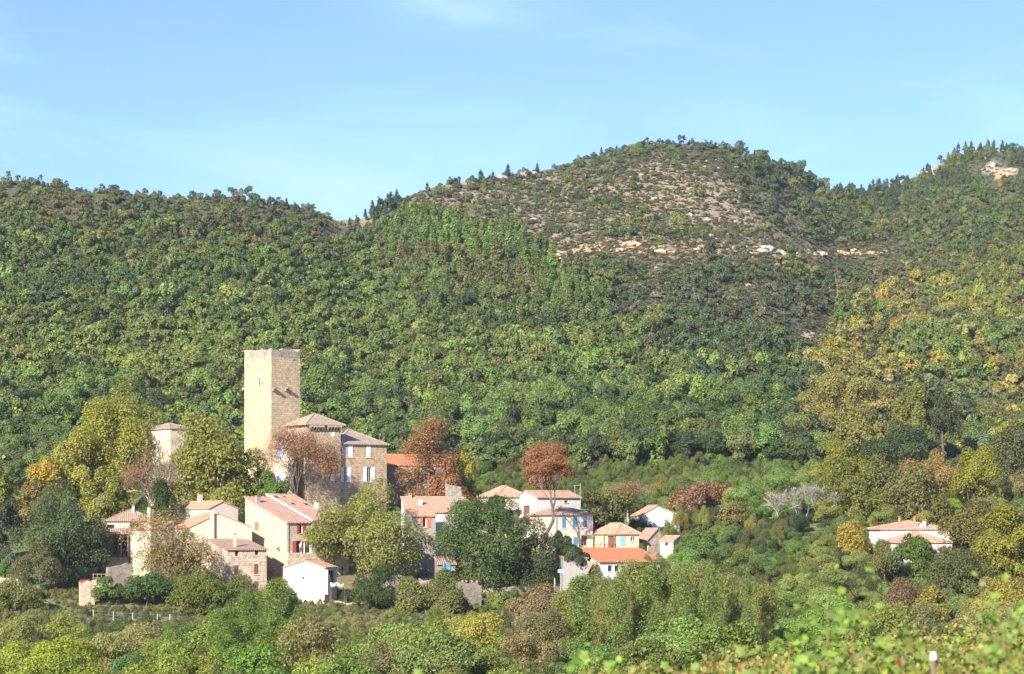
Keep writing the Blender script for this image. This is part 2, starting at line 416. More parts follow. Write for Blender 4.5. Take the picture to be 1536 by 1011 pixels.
# far forest (unit: metres), a crown about 6 m wide
PF = [proto('round', 11 + i, 11 + i, 1050, 3.0, 6.2, 0.265, 'oak_foliage') for i in range(4)]
PB = [proto('bush', 31 + i, 10, 700, 2.6, 3.2, 0.235, 'shrub_foliage') for i in range(3)]
PC = [proto('cone', 41 + i, 44, 950, 2.7, 8.5, 0.29, 'pine_foliage', 0.6) for i in range(2)]
PP = [proto('column', 51 + i, 16, 520, 1.9, 9.0, 0.33, 'tall_foliage') for i in range(2)]
# forest foot: same species, larger in the picture
PFN = [proto('round', 61 + i, 22 + 3 * i, 4400, 3.6, 7.0, 0.16, 'oak_foliage') for i in range(4)]
TFN = trunk_proto(5, 3.2, 0.22, 1.6)
# valley and hillside, nearer
PV = [proto('round', 81 + i, 22 + 2 * i, 9500, 3.4, 6.2, 0.1, 'valley_foliage', 0.8, 'leaf', (0.45, 0.8)) for i in range(3)]
PVB = [proto('bush', 91 + i, 18, 8000, 2.9, 3.8, 0.085, 'shrub_foliage', 0.8, 'leaf', (0.45, 0.8)) for i in range(3)]
PVT = [proto('column', 101 + i, 34, 10500, 2.2, 10.0, 0.1, 'tall_foliage', 0.8, 'leaf', (0.35, 0.65)) for i in range(3)]
TV = trunk_proto(6, 2.6, 0.16, 1.4)
TVB = trunk_proto(7, 0.9, 0.07, 1.0, 'stem')
TVT = trunk_proto(8, 4.5, 0.14, 1.0)
TPINE = trunk_proto(9, 6.0, 0.16, 0.7)
TPV = [trunk_proto(10, 2.0, 0.12, 1.0, 'trunk', 'bark', 4)]

# tints ------------------------------------------------------------------------
TS = 1.3
T = dict(G1=(.14, .188, .052), G2=(.175, .22, .058), G3=(.095, .13, .05), HO=(.092, .118, .06), OL=(.15, .168, .055), BR=(.16, .145, .066),
         PI=(.132, .18, .056), PD=(.06, .095, .045), YE=(.29, .255, .042), YO=(.25, .245, .052), OR=(.27, .175, .06), RU=(.19, .13, .075), GY=(.17, .16, .1),
         TA=(.275, .24, .08), LG=(.165, .235, .055), BG=(.08, .12, .045))

# ------------------------------------------------------------------ zones of the hillside: (px, py, kinds, tints, density, scale)
Z = []
def z(px, py, kinds, tints, dens, sc): Z.append((px, py, kinds, tints.split(), dens, sc))
# left ridge
for px in (0, 90, 180, 270, 360, 450):
    py = float(np.interp(px, SU, SP)) + 14
    z(px, py, 'fbbb', 'OL BR G3 HO G3 BR', 1.0, 0.84)
    z(px + 30, py + 45, 'fffb', 'OL G3 BR HO G1 OL', 1.0, 0.88)
for px in (0, 110, 220, 330, 440, 540): z(px, 372, 'fff', 'G1 G3 OL G1 OL BG', 1.0, 0.95)
for px in (40, 160, 280, 400, 520, 640): z(px, 425, 'fff', 'G1 G1 G3 BG OL', 1.0, 1.0)
for px in (0, 120, 240, 360, 480, 600, 720): z(px, 480, 'fff', 'G1 G2 G1 G3 OL', 1.0, 1.0)
for px in (60, 180, 300, 420, 540, 660, 780, 880): z(px, 535, 'fff', 'G2 G1 G2 G1 OL', 1.0, 1.05)
for px in (0, 120, 240, 480, 600, 720, 840, 960): z(px, 590, 'fff', 'G2 G1 G1 G3 G2', 1.0, 1.15)
for px in (60, 180, 550, 680, 790, 900, 1000, 1100, 1180): z(px, 640, 'fff', 'G1 G1 G3 BG G1 G2', 1.0, 1.3)
for px in (0, 110, 700, 760, 860, 950, 1060, 1160): z(px, 680, 'fff', 'G1 G3 BG G1', 1.0, 1.25)
# saddle
z(510, 338, 'bb', 'BR OL TA BR', 0.6, 0.6); z(545, 335, 'cb', 'PD HO', 0.8, 0.7); z(590, 318, 'cbf', 'HO PD G3', 0.9, 0.8)
# bright pines
for px, py in ((610, 350), (650, 350), (690, 352), (730, 362), (770, 382), (800, 400), (830, 425), (860, 445), (885, 462)): z(px, py, 'cccf', 'PI PI LG PI G1', 1.0, 1.05)
for px, py in ((640, 400), (700, 415), (760, 440)): z(px, py, 'ffc', 'OL BR G1 OL G3', 1.0, 1.0)
for px, py in ((680, 470), (760, 480), (830, 490)): z(px, py, 'ffc', 'G3 G1 OL BG', 1.0, 1.0)
# central peak
for px, py in ((640, 300), (690, 305), (740, 290), (800, 280), (860, 275)): z(px, py, 'bb', 'HO HO OL GY G3', 0.7, 0.98)
for px, py in ((700, 330), (770, 320), (840, 315), (820, 345), (890, 330)): z(px, py, 'bb', 'HO OL GY HO G3', 0.74, 0.85)
for px, py in ((900, 250), (950, 228), (1010, 226), (1070, 232)): z(px, py, 'bb', 'HO G3 OL HO', 0.62, 1.0)
for px, py in ((960, 255), (1000, 250), (1040, 252), (985, 275), (1030, 285), (940, 290), (1060, 320), (990, 310)): z(px, py, 'b', 'GY BR OL HO', 0.38, 0.62)
for px, py in ((960, 325), (1000, 345), (1040, 350), (900, 300), (950, 350)): z(px, py, 'bb', 'HO HO G3 OL', 0.66, 1.15)
for px, py in ((1110, 250), (1160, 275), (1200, 300), (1130, 310), (1180, 335), (1240, 320), (1240, 355), (1300, 350)): z(px, py, 'bbf', 'HO HO G3 OL', 0.66, 1.08)
for px, py in ((1090, 290), (1100, 330), (1080, 355), (1140, 360), (1170, 365)): z(px, py, 'bb', 'HO GY OL BR', 0.58, 0.85)
# cut in the rock
for px in (830, 880, 930, 980, 1030, 1080, 1130, 1180, 1230, 1280, 1320): z(px, 380, 'b', 'BR HO OL', 0.5, 0.55)
# below the cut
for px, py in ((880, 415), (930, 420), (980, 415), (1060, 410), (1120, 415), (1200, 415), (1270, 415)): z(px, py, 'bbf', 'HO HO OL G3', 0.6, 1.05)
for px, py in ((950, 450), (1010, 460), (1080, 445), (1230, 460), (1180, 450)): z(px, py, 'bbf', 'HO HO G3 GY', 0.7, 1.05)
for px, py in ((1120, 465), (1150, 485), (1100, 440), (1180, 490)): z(px, py, 'b', 'HO GY HO OL', 0.9, 0.8)
for px, py in ((1040, 500), (1100, 515), (1080, 545), (1160, 530), (1010, 520)): z(px, py, 'ffb', 'HO G3 HO BG', 1.0, 1.05)
for px, py in ((960, 500), (900, 520), (960, 545)): z(px, py, 'ff', 'G1 OL G3 G2 OL', 1.0, 1.0)
for px, py in ((1130, 585), (1190, 600), (1050, 590)): z(px, py, 'ff', 'G3 HO G1 BG', 1.0, 1.25)
# right: autumn colours
for px, py in ((1230, 505), (1215, 500)): z(px, py, 'b', 'BR TA', 0.25, 0.5)
for px, py in ((1290, 440), (1360, 420), (1430, 410), (1500, 410)): z(px, py, 'fffb', 'OL G1 OL YO BR HO', 1.0, 0.9)
for px, py in ((1340, 470), (1420, 465), (1500, 465)): z(px, py, 'fff', 'OL YO G1 YO BR TA YE', 1.0, 0.95)
for px, py in ((1260, 500), (1310, 510), (1280, 540)): z(px, py, 'fffp', 'OL YO G1 TA YE HO', 1.0, 1.0)
for px, py in ((1380, 520), (1450, 510), (1520, 520)): z(px, py, 'fff', 'G1 YO OL G3 TA G1', 1.0, 1.0)
for px, py in ((1360, 550), (1430, 555), (1330, 560)): z(px, py, 'fffp', 'YO OL TA YE OL G1', 1.0, 1.0)
for px, py in ((1500, 560), (1530, 575)): z(px, py, 'fb', 'OR BR OL YO TA', 1.0, 0.95)
for px, py in ((1250, 580), (1300, 590), (1260, 640), (1310, 630)): z(px, py, 'ff', 'YO TA YO OL', 1.0, 1.3)
for px, py in ((1360, 610), (1340, 660), (1410, 620), (1370, 680)): z(px, py, 'ff', 'G3 OL HO YO', 1.0, 1.2)
for px, py in ((1440, 600), (1500, 600), (1470, 640), (1530, 640)): z(px, py, 'bb', 'OL YO BR OL LG', 1.0, 0.95)
for px, py in ((1230, 680), (1300, 690), (1420, 680), (1500, 690)): z(px, py, 'ff', 'OL YO G1 HO', 1.0, 1.2)
# right peak
for px, py in ((1280, 305), (1330, 300), (1370, 285), (1420, 262), (1470, 240), (1530, 245)): z(px, py, 'bbfc', 'HO G3 G3 OL', 0.93, 0.85)
for px, py in ((1380, 258), (1475, 245), (1490, 255)): z(px, py, 'b', 'HO GY', 0.5, 0.5)
for px, py in ((1330, 340), (1400, 320), (1470, 300), (1530, 300), (1380, 370), (1450, 360), (1520, 350)): z(px, py, 'fb', 'G1 OL G3 HO OL', 1.0, 0.85)
# meadow and low scrub behind the village
for px in (700, 760, 830, 900, 970, 1040, 1110, 1180, 1230): z(px, 722, 'b', 'LG LG G2 G1 LG', 0.6, 0.4)
ZP = np.array([(a[0], a[1]) for a in Z], float)

def zone_of(u, py, rng):
    """nearest zone after a ragged shift"""
    du = (fbm(u / 22, py / 16, 21, 2) - 0.5) * 60; dv = (fbm(u / 22, py / 16, 22, 2) - 0.5) * 36
    U = u + du; V = py + dv
    out = np.empty(len(u), int)
    for i in range(0, len(u), 4000):
        d = (U[i:i + 4000, None] - ZP[None, :, 0]) ** 2 + ((V[i:i + 4000, None] - ZP[None, :, 1]) * 1.5) ** 2
        out[i:i + 4000] = d.argmin(1)
    return out

# ------------------------------------------------------------------ terrain mesh
def build_terrain():
    s = np.concatenate([np.linspace(-3.2, -0.36, 28), np.linspace(-0.35, 0.35, 421), np.linspace(0.36, 3.2, 28)])
    ys = np.concatenate([np.linspace(-80, 50, 66), np.linspace(52, 330, 100), np.linspace(332, 530, 120), np.geomspace(533, 1330, 300), np.geomspace(1345, 3000, 28)])
    S, Y = np.meshgrid(s, ys)
    X = S * (Y + 160)
    Zz = hgt(X, Y)
    V = np.stack([X, Y, Zz], -1).reshape(-1, 3)
    r, c = S.shape
    i = np.arange(r * c).reshape(r, c)
    Q = np.stack([i[:-1, :-1], i[:-1, 1:], i[1:, 1:], i[1:, :-1]], -1).reshape(-1, 4)
    # soil colour
    x, y, zz = V.T
    u = CX + F * x / np.maximum(y, 40); py = HZ - F * zz / np.maximum(y, 40)
    col = np.empty((len(V), 4), np.float32); col[:, 3] = 1
    litter = np.array([.072, .078, .032]); tan = np.array([.265, .2, .12]); ochre = np.array([.56, .33, .17]); grass = np.array([.13, .17, .045]); dry = np.array([.24, .2, .09])
    scrub = np.array([.24, .18, .115]); heath = np.array([.17, .21, .06])
    n1 = fbm(x / 6, y / 6, 31, 3); n2 = fbm(x / 25, y / 25, 32, 3)
    base = litter[None] * (0.7 + 0.8 * n1[:, None])
    def put(mask, c):
        nonlocal base
        m = np.clip(mask, 0, 1)[:, None]; base = base * (1 - m) + c[None] * (0.75 + 0.5 * n1[:, None]) * m
    hill = (y > 520)
    jit = (n2 - 0.5) * 40
    def ell(px, py_, rx, ry): return np.clip(1.5 - ((u + jit - px) / rx) ** 2 - ((py + jit * 0.5 - py_) / ry) ** 2, 0, 1) * hill
    for e in ((700, 300, 90, 40), (800, 310, 110, 50), (900, 320, 110, 60), (1000, 330, 120, 60), (1100, 330, 90, 45), (1180, 360, 70, 25), (1050, 430, 90, 14), (1140, 478, 30, 24)): put(ell(*e) * 0.95, scrub)
    for e in ((1000, 255, 60, 22), (1020, 290, 90, 30), (1060, 325, 40, 30), (940, 300, 30, 25), (1060, 355, 35, 15), (870, 350, 60, 12), (1100, 290, 25, 20)): put(ell(*e), tan)
    cut = np.interp(u, [790, 830, 880, 930, 980, 1040, 1090, 1150, 1200, 1260, 1340, 1380], [388, 386, 376, 369, 377, 375, 371, 380, 386, 381, 379, 378])
    band = np.clip(1.3 - np.abs(py + jit * 0.12 - cut) / 6.0, 0, 1) * np.clip((u - 800) / 30, 0, 1) * np.clip((1345 - u) / 30, 0, 1) * hill * np.clip((n2 - 0.28) * 6, 0, 1)
    put(band, ochre)
    put(ell(1217, 507, 13, 9), np.array([.5, .36, .22])); put(ell(1480, 248, 18, 9), np.array([.36, .29, .2])); put(ell(525, 332, 40, 9), np.array([.34, .24, .13]))
    put(ell(1500, 258, 22, 8), ochre); put(ell(1385, 258, 25, 6), np.array([.4, .33, .24])); put(ell(760, 262, 40, 8), np.array([.4, .33, .25]))
    put(((y > 440) & (y < 545) & (u > 640)) * 1.0, heath)
    vall = (y < 440)
    put(((y >= 440) & (y < 520)) * 1.0, heath)
    put(vall * 1.0, dry * 0.75); put(vall * np.clip((n2 - 0.4) * 5, 0, 1), grass)
    put((y < 60) * 1.0, np.array([.22, .15, .09]))
    col[:, :3] = base
    me = npmesh('ground', V, Q, None, True)
    a = me.color_attributes.new('soil', 'FLOAT_COLOR', 'POINT'); a.data.foreach_set('color', col.ravel())
    m, nt, b = mat_new('soil'); L = nt.links.new
    at = N(nt, 'ShaderNodeAttribute', attribute_name='soil')
    tc = N(nt, 'ShaderNodeTexCoord')
    nz = N(nt, 'ShaderNodeTexNoise', i_Scale=0.9, i_Detail=6.0, i_Roughness=0.7); L(tc.outputs['Object'], nz.inputs['Vector'])
    rr = ramp(nt, [(0.3, (0.6, 0.6, 0.6)), (0.7, (1.35, 1.35, 1.35))]); L(nz.outputs['Fac'], rr.inputs[0])
    cc = mix(nt, 'MULTIPLY', 1.0, at.outputs['Color'], rr.outputs[0]); L(cc, b.inputs['Base Color']); b.inputs['Roughness'].default_value = 1.0
    bu = N(nt, 'ShaderNodeBump', i_Strength=0.7, i_Distance=0.5); L(nz.outputs['Fac'], bu.inputs['Height']); L(bu.outputs[0], b.inputs['Normal'])
    me.materials.append(m)
    tag(link('ground', me), 'wooded hillside and valley ground under the village', kind='structure')
build_terrain()

# ------------------------------------------------------------------ scattered mass: points that carry a kind, tint, size and turn
def scatter(name, label, pts, kinds, tints, scl, rot, protos):
    me = bpy.data.meshes.new(name)
    n = len(pts)
    me.vertices.add(n); me.vertices.foreach_set('co', np.ascontiguousarray(pts, np.float32).ravel())
    def at(nm, typ, arr, fld): a = me.attributes.new(nm, typ, 'POINT'); a.data.foreach_set(fld, np.ascontiguousarray(arr).ravel())
    at('tint', 'FLOAT_VECTOR', np.asarray(tints, np.float32), 'vector')
    at('size', 'FLOAT_VECTOR', np.asarray(scl, np.float32), 'vector')
    at('turn', 'FLOAT_VECTOR', np.stack([np.zeros(n), np.zeros(n), rot], 1).astype(np.float32), 'vector')
    at('sort', 'INT', np.asarray(kinds, np.int32), 'value')
    o = link(name, me); tag(o, label, kind='stuff')
    col = bpy.data.collections.new(name + '_kinds')
    for i, p in enumerate(protos):
        po = bpy.data.objects.new('%s_kind_%s' % (name, chr(97 + i)), p); col.objects.link(po)
    ng = bpy.data.node_groups.new(name + '_scatter', 'GeometryNodeTree')
    ng.interface.new_socket('Geometry', in_out='INPUT', socket_type='NodeSocketGeometry')
    ng.interface.new_socket('Geometry', in_out='OUTPUT', socket_type='NodeSocketGeometry')
    gi = ng.nodes.new('NodeGroupInput'); go = ng.nodes.new('NodeGroupOutput')
    ci = ng.nodes.new('GeometryNodeCollectionInfo'); ci.inputs['Collection'].default_value = col
    ci.inputs['Separate Children'].default_value = True; ci.inputs['Reset Children'].default_value = True
    ip = ng.nodes.new('GeometryNodeInstanceOnPoints'); ip.inputs['Pick Instance'].default_value = True
    def na(nm, typ): a = ng.nodes.new('GeometryNodeInputNamedAttribute'); a.data_type = typ; a.inputs['Name'].default_value = nm; return a.outputs[0]
    L = ng.links.new
    L(gi.outputs[0], ip.inputs['Points']); L(ci.outputs[0], ip.inputs['Instance'])
    L(na('sort', 'INT'), ip.inputs['Instance Index']); L(na('turn', 'FLOAT_VECTOR'), ip.inputs['Rotation']); L(na('size', 'FLOAT_VECTOR'), ip.inputs['Scale'])
    L(ip.outputs[0], go.inputs[0])
    md = o.modifiers.new('scatter', 'NODES'); md.node_group = ng
    return o

def jit_tint(rng, t, k=0.16):
    t = np.array(t)
    return tuple(float(v) for v in np.clip(t * (1 + rng.normal(0, k)) * (1 + rng.normal(0, 0.06, 3)), 0.01, 0.8))

MARKS = [(20, 'behind the left garden'), (150, 'behind the tall plane tree'), (243, 'behind the pale pavilion'), (320, 'just left of the tower'), (408, 'behind the square tower'), (485, 'behind the corbelled gatehouse'), (545, 'behind the chateau wing'), (635, 'behind the rust chestnut'), (720, 'above the ivy ruin'), (760, 'above the balcony house'), (822, 'behind the tall rust tree'), (910, 'above the round green bush tree'), (985, 'above the white gable house'), (1055, 'above the russet trees'), (1120, 'uphill of the low scrub band'), (1200, 'above the bare pale trees'), (1290, 'left above the lone white house'), (1370, 'above the lone white house'), (1450, 'right of the lone white house'), (1530, 'at the right edge of the view')]
def mark(px): return min(MARKS, key=lambda m: abs(m[0] - px))[1]
def tone(t):
    r, g, b = t
    if r > 1.25 * g: return 'rust brown' if r < .3 else 'orange'
    if r > 1.02 * g: return 'golden yellow' if r > .33 else 'tan' if r > .2 else 'brownish'
    if r > 0.9 * g: return 'yellow olive' if g > .18 else 'olive'
    if g > .17: return 'light green'
    if g > .115: return 'mid green'
    return 'dark green'

def build_forest():
    rng = np.random.default_rng(77)
    pts = []
    Y = 500.0
    while Y < 1290:
        d = 3.35 + 0.75 * min(1, (Y - 500) / 400)
        half = 0.34 * Y
        nx = int(2 * half / d)
        xs = -half + d * (np.arange(nx) + rng.uniform(0, 1, nx)); yy = Y + rng.uniform(-0.5, 0.5, nx) * d
        pts.append(np.stack([xs, yy], 1)); Y += d * 1.0
    p = np.concatenate(pts); x, y = p.T
    u = CX + F * x / y
    keep = (y < ysky(np.clip(u, -300, 1900)) + 18); x, y, u = x[keep], y[keep], u[keep]
    h = hgt(x, y); py = HZ - F * h / y
    zi = zone_of(u, py, rng)
    # rows of scrub below the forest are low; trees of the forest foot are nearer than Y=560
    rnd = rng.uniform(0, 1, len(x))
    dens = np.array([Z[i][4] for i in zi])
    clump = fbm(x / 14, y / 14, 41, 2)
    eff = np.where(dens >= 0.99, 1.0, np.clip(dens + (clump - 0.5) * 1.5, 0.05, 1))
    k = rnd < eff
    x, y, u, h, py, zi = x[k], y[k], u[k], h[k], py[k], zi[k]
    n = len(x)
    kind = np.empty(n, int); tint = np.empty((n, 3)); sc = np.empty((n, 3)); rot = rng.uniform(0, 6.28, n)
    lowf = fbm(x / 40, y / 60, 51, 2)
    for i in range(n):
        zz = Z[zi[i]]
        kd = zz[2][rng.integers(len(zz[2]))]; tl = zz[3]
        ti = int(np.clip((lowf[i] * 1.5 - 0.25) * len(tl) + rng.normal(0, 1.1), 0, len(tl) - 1)) if rng.random() < 0.75 else rng.integers(len(tl))
        tint[i] = jit_tint(rng, np.array(T[tl[ti]]) * TS)
        s = zz[5] * rng.uniform(0.62, 1.18) * 0.86
        if rng.random() < 0.06 and kd != 'b': s *= 1.3
        sc[i] = (s * rng.uniform(0.9, 1.15), s * rng.uniform(0.9, 1.15), s * rng.uniform(0.85, 1.25))
        kind[i] = {'f': rng.integers(4), 'b': 4 + rng.integers(3), 'c': 7 + rng.integers(2), 'p': 9 + rng.integers(2)}[kd]
    pos = np.stack([x, y, h - 0.35 * sc[:, 2]], 1)
    pos[:, 2] -= np.where(kind < 4, 0.15, 0.05) * sc[:, 2]
    # trees that show largest: the nearest tall ones in the frame become things of their own
    show = sc[:, 0] * np.where(kind < 4, 1.0, 0.5) / y
    cand = np.where((kind < 4) & (y < 600) & (u > -5) & (u < 1541) & (sc[:, 0] > 0.7) & ~((u > 370) & (u < 575) & (py > 655)) & ~((u > 240) & (u < 575) & (py > 640)))[0]
    pick = cand[np.argsort(-show[cand])][:280]
    ind = np.zeros(n, bool); ind[pick] = True
    rows = np.where(y < 530, 'lowest edge', np.where(y < 560, 'lower rows', 'slope'))
    for j in pick:
        me = PFN[kind[j]]; t = tuple(tint[j])
        s = sc[j] * 0.86
        big = 'large' if s[0] > 1.25 else 'small' if s[0] < 0.95 else 'medium'
        row = 'at the forest edge' if y[j] < 530 else 'in the lower forest' if y[j] < 560 else 'up the slope'
        lb = '%s %s oak %s %s' % (big, tone(t), row, mark(u[j]))
        tree_obj('forest_oak', lb, (x[j], y[j], h[j]), me, TFN, t, 'oaks at the foot of the forest', 'tree', rot[j], tuple(s), 0.4)
    r = ~ind
    scatter('forest', 'dense mixed oak and pine forest covering the hills', pos[r], kind[r], tint[r], sc[r], rot[r], PF + PB + PC + PP)
    return n
NFOREST = build_forest()

# low cover: grasses and small shrubs of the valley and of the bare hill
def build_cover():
    rng = np.random.default_rng(91)
    P_, K, TT, S, RR = [], [], [], [], []
    def add(n, xf, y0, y1, tl, s0, s1):
        yy = y0 + (y1 - y0) * rng.uniform(0, 1, n) ** 0.8; xx = xf(yy, n)
        hh = hgt(xx, yy); nn = fbm(xx / 18, yy / 18, 61, 2)
        for i in range(n):
            ti = int(np.clip((nn[i] * 1.6 - 0.3) * len(tl) + rng.normal(0, 0.8), 0, len(tl) - 1))
            P_.append((xx[i], yy[i], hh[i] - 0.1)); K.append(rng.integers(3)); TT.append(jit_tint(rng, T[tl[ti]], 0.2))
            s = rng.uniform(s0, s1)
            if xx[i] < Xat(860, yy[i]) and 292 < yy[i] < 376: s *= .42
            S.append((s * rng.uniform(.7, 1.1), s * rng.uniform(.7, 1.1), s * rng.uniform(.9, 1.8))); RR.append(rng.uniform(0, 6.28))
    add(9000, lambda yy, n: rng.uniform(-0.27, 0.27, n) * yy, 70, 375, 'OL G1 BR LG TA OL YO G2'.split(), 0.14, 0.55)
    add(3800, lambda yy, n: rng.uniform(-0.23, 0.03, n) * yy, 296, 382, 'OL G1 BR LG TA OL G2 BR'.split(), 0.1, 0.34)
    add(2600, lambda yy, n: rng.uniform(-0.03, 0.15, n) * yy, 436, 548, 'LG LG G2 OL LG G1 LG BR LG'.split(), 0.2, 0.55)
    add(1500, lambda yy, n: rng.uniform(0.05, 0.27, n) * yy, 360, 500, 'OL G1 LG YO OL G3'.split(), 0.3, 0.75)
    add(900, lambda yy, n: rng.uniform(-0.27, 0.06, n) * yy, 372, 500, 'G1 LG OL G3'.split(), 0.1, 0.3)
    scatter('undergrowth', 'low shrubs and rough grass covering the valley floor', np.array(P_), K, np.array(TT), np.array(S), np.array(RR), PVB)
    # tussocks on the bare parts of the peak
    P_, K, TT, S, RR = [], [], [], [], []
    n = 34000
    yy = rng.uniform(690, 1130, n); uu = rng.uniform(640, 1350, n); xx = (uu - CX) / F * yy; hh = hgt(xx, yy); pp = HZ - F * hh / yy
    for i in range(n):
        if yy[i] > ysky(uu[i]) - 8 or pp[i] > 525: continue
        t = [T['GY'], T['OL'], T['OL'], (.28, .22, .13), T['HO'], T['GY']][rng.integers(6)]
        s = 0.1 + 0.3 * rng.random() ** 2
        P_.append((xx[i], yy[i], hh[i])); K.append(rng.integers(3)); TT.append(jit_tint(rng, t)); S.append((s * 1.3, s * 1.3, s * .8)); RR.append(rng.uniform(0, 6.28))
    scatter('garrigue', 'dry low scrub and grass tussocks over the bare hilltop', np.array(P_), K, np.array(TT), np.array(S), np.array(RR), PB)
build_cover()
def build_scree():
    rng = np.random.default_rng(17); import bmesh
    protos = []
    for i in range(4):
        bm = bmesh.new(); bmesh.ops.create_icosphere(bm, subdivisions=2, radius=1.0)
        for v in bm.verts: v.co = Vector((v.co.x * (1 + rng.normal(0, .16)), v.co.y * (1 + rng.normal(0, .16)), v.co.z * .7 * (1 + rng.normal(0, .16))))
        me = bpy.data.meshes.new('stone'); bm.to_mesh(me); bm.free(); me.materials.append(M['rock'] if i < 3 else M['rock_ochre']); protos.append(me)
    P_, K, S, RR = [], [], [], []
    def put(u, Y, s, k):
        x = Xat(u, Y); P_.append((x, Y, hz(x, Y))); K.append(k); S.append((s * rng.uniform(.8, 1.8), s * rng.uniform(.8, 1.4), s * rng.uniform(.6, 1.2))); RR.append(rng.uniform(0, 6.28))
    for i in range(450):
        u = rng.uniform(680, 1180); Y = rng.uniform(760, 1010)
        if Y < ysky(u) - 6: put(u, Y, .2 + 1.0 * rng.random() ** 4, rng.integers(3))
    ys_ = np.arange(600, 1100, 4.0)
    for i in range(460):      # along the cut
        u = rng.uniform(815, 1340); py = np.interp(u, [790, 880, 930, 980, 1040, 1090, 1150, 1200, 1260, 1340], [387, 376, 369, 377, 375, 371, 380, 386, 381, 379]) + rng.normal(0, 4)
        hh = hgt(Xat(u, ys_), ys_); pp = HZ - F * hh / ys_; k = int(np.argmax(pp <= py))
        white = 1130 < u < 1225
        if vnoise(u / 23.0, 3.3, 71) < .45: continue
        put(u, ys_[k], (.35 + .9 * rng.random() ** 3) * (1.5 if white else 1), rng.integers(3) if white or rng.random() < .45 else 3)
    for cu, cp, n in ((755, 263, 40), (790, 259, 26), (1480, 246, 22), (1510, 257, 16), (1388, 258, 30)):
        for i in range(n):
            u = cu + rng.normal(0, 12); py = cp + rng.normal(0, 5); hh = hgt(Xat(u, ys_), ys_); ok = (HZ - F * hh / ys_ <= py) & (ys_ < ysky(u))
            put(u, ys_[int(np.argmax(ok))] if ok.any() else float(ysky(u)) - 3, .4 + 1.1 * rng.random() ** 2, rng.integers(3))
    n = len(P_)
    scatter('scree', 'loose pale stones and rubble on the bare hilltop and its cut', np.array(P_), K, np.ones((n, 3)), np.array(S), np.array(RR), protos)
build_scree()
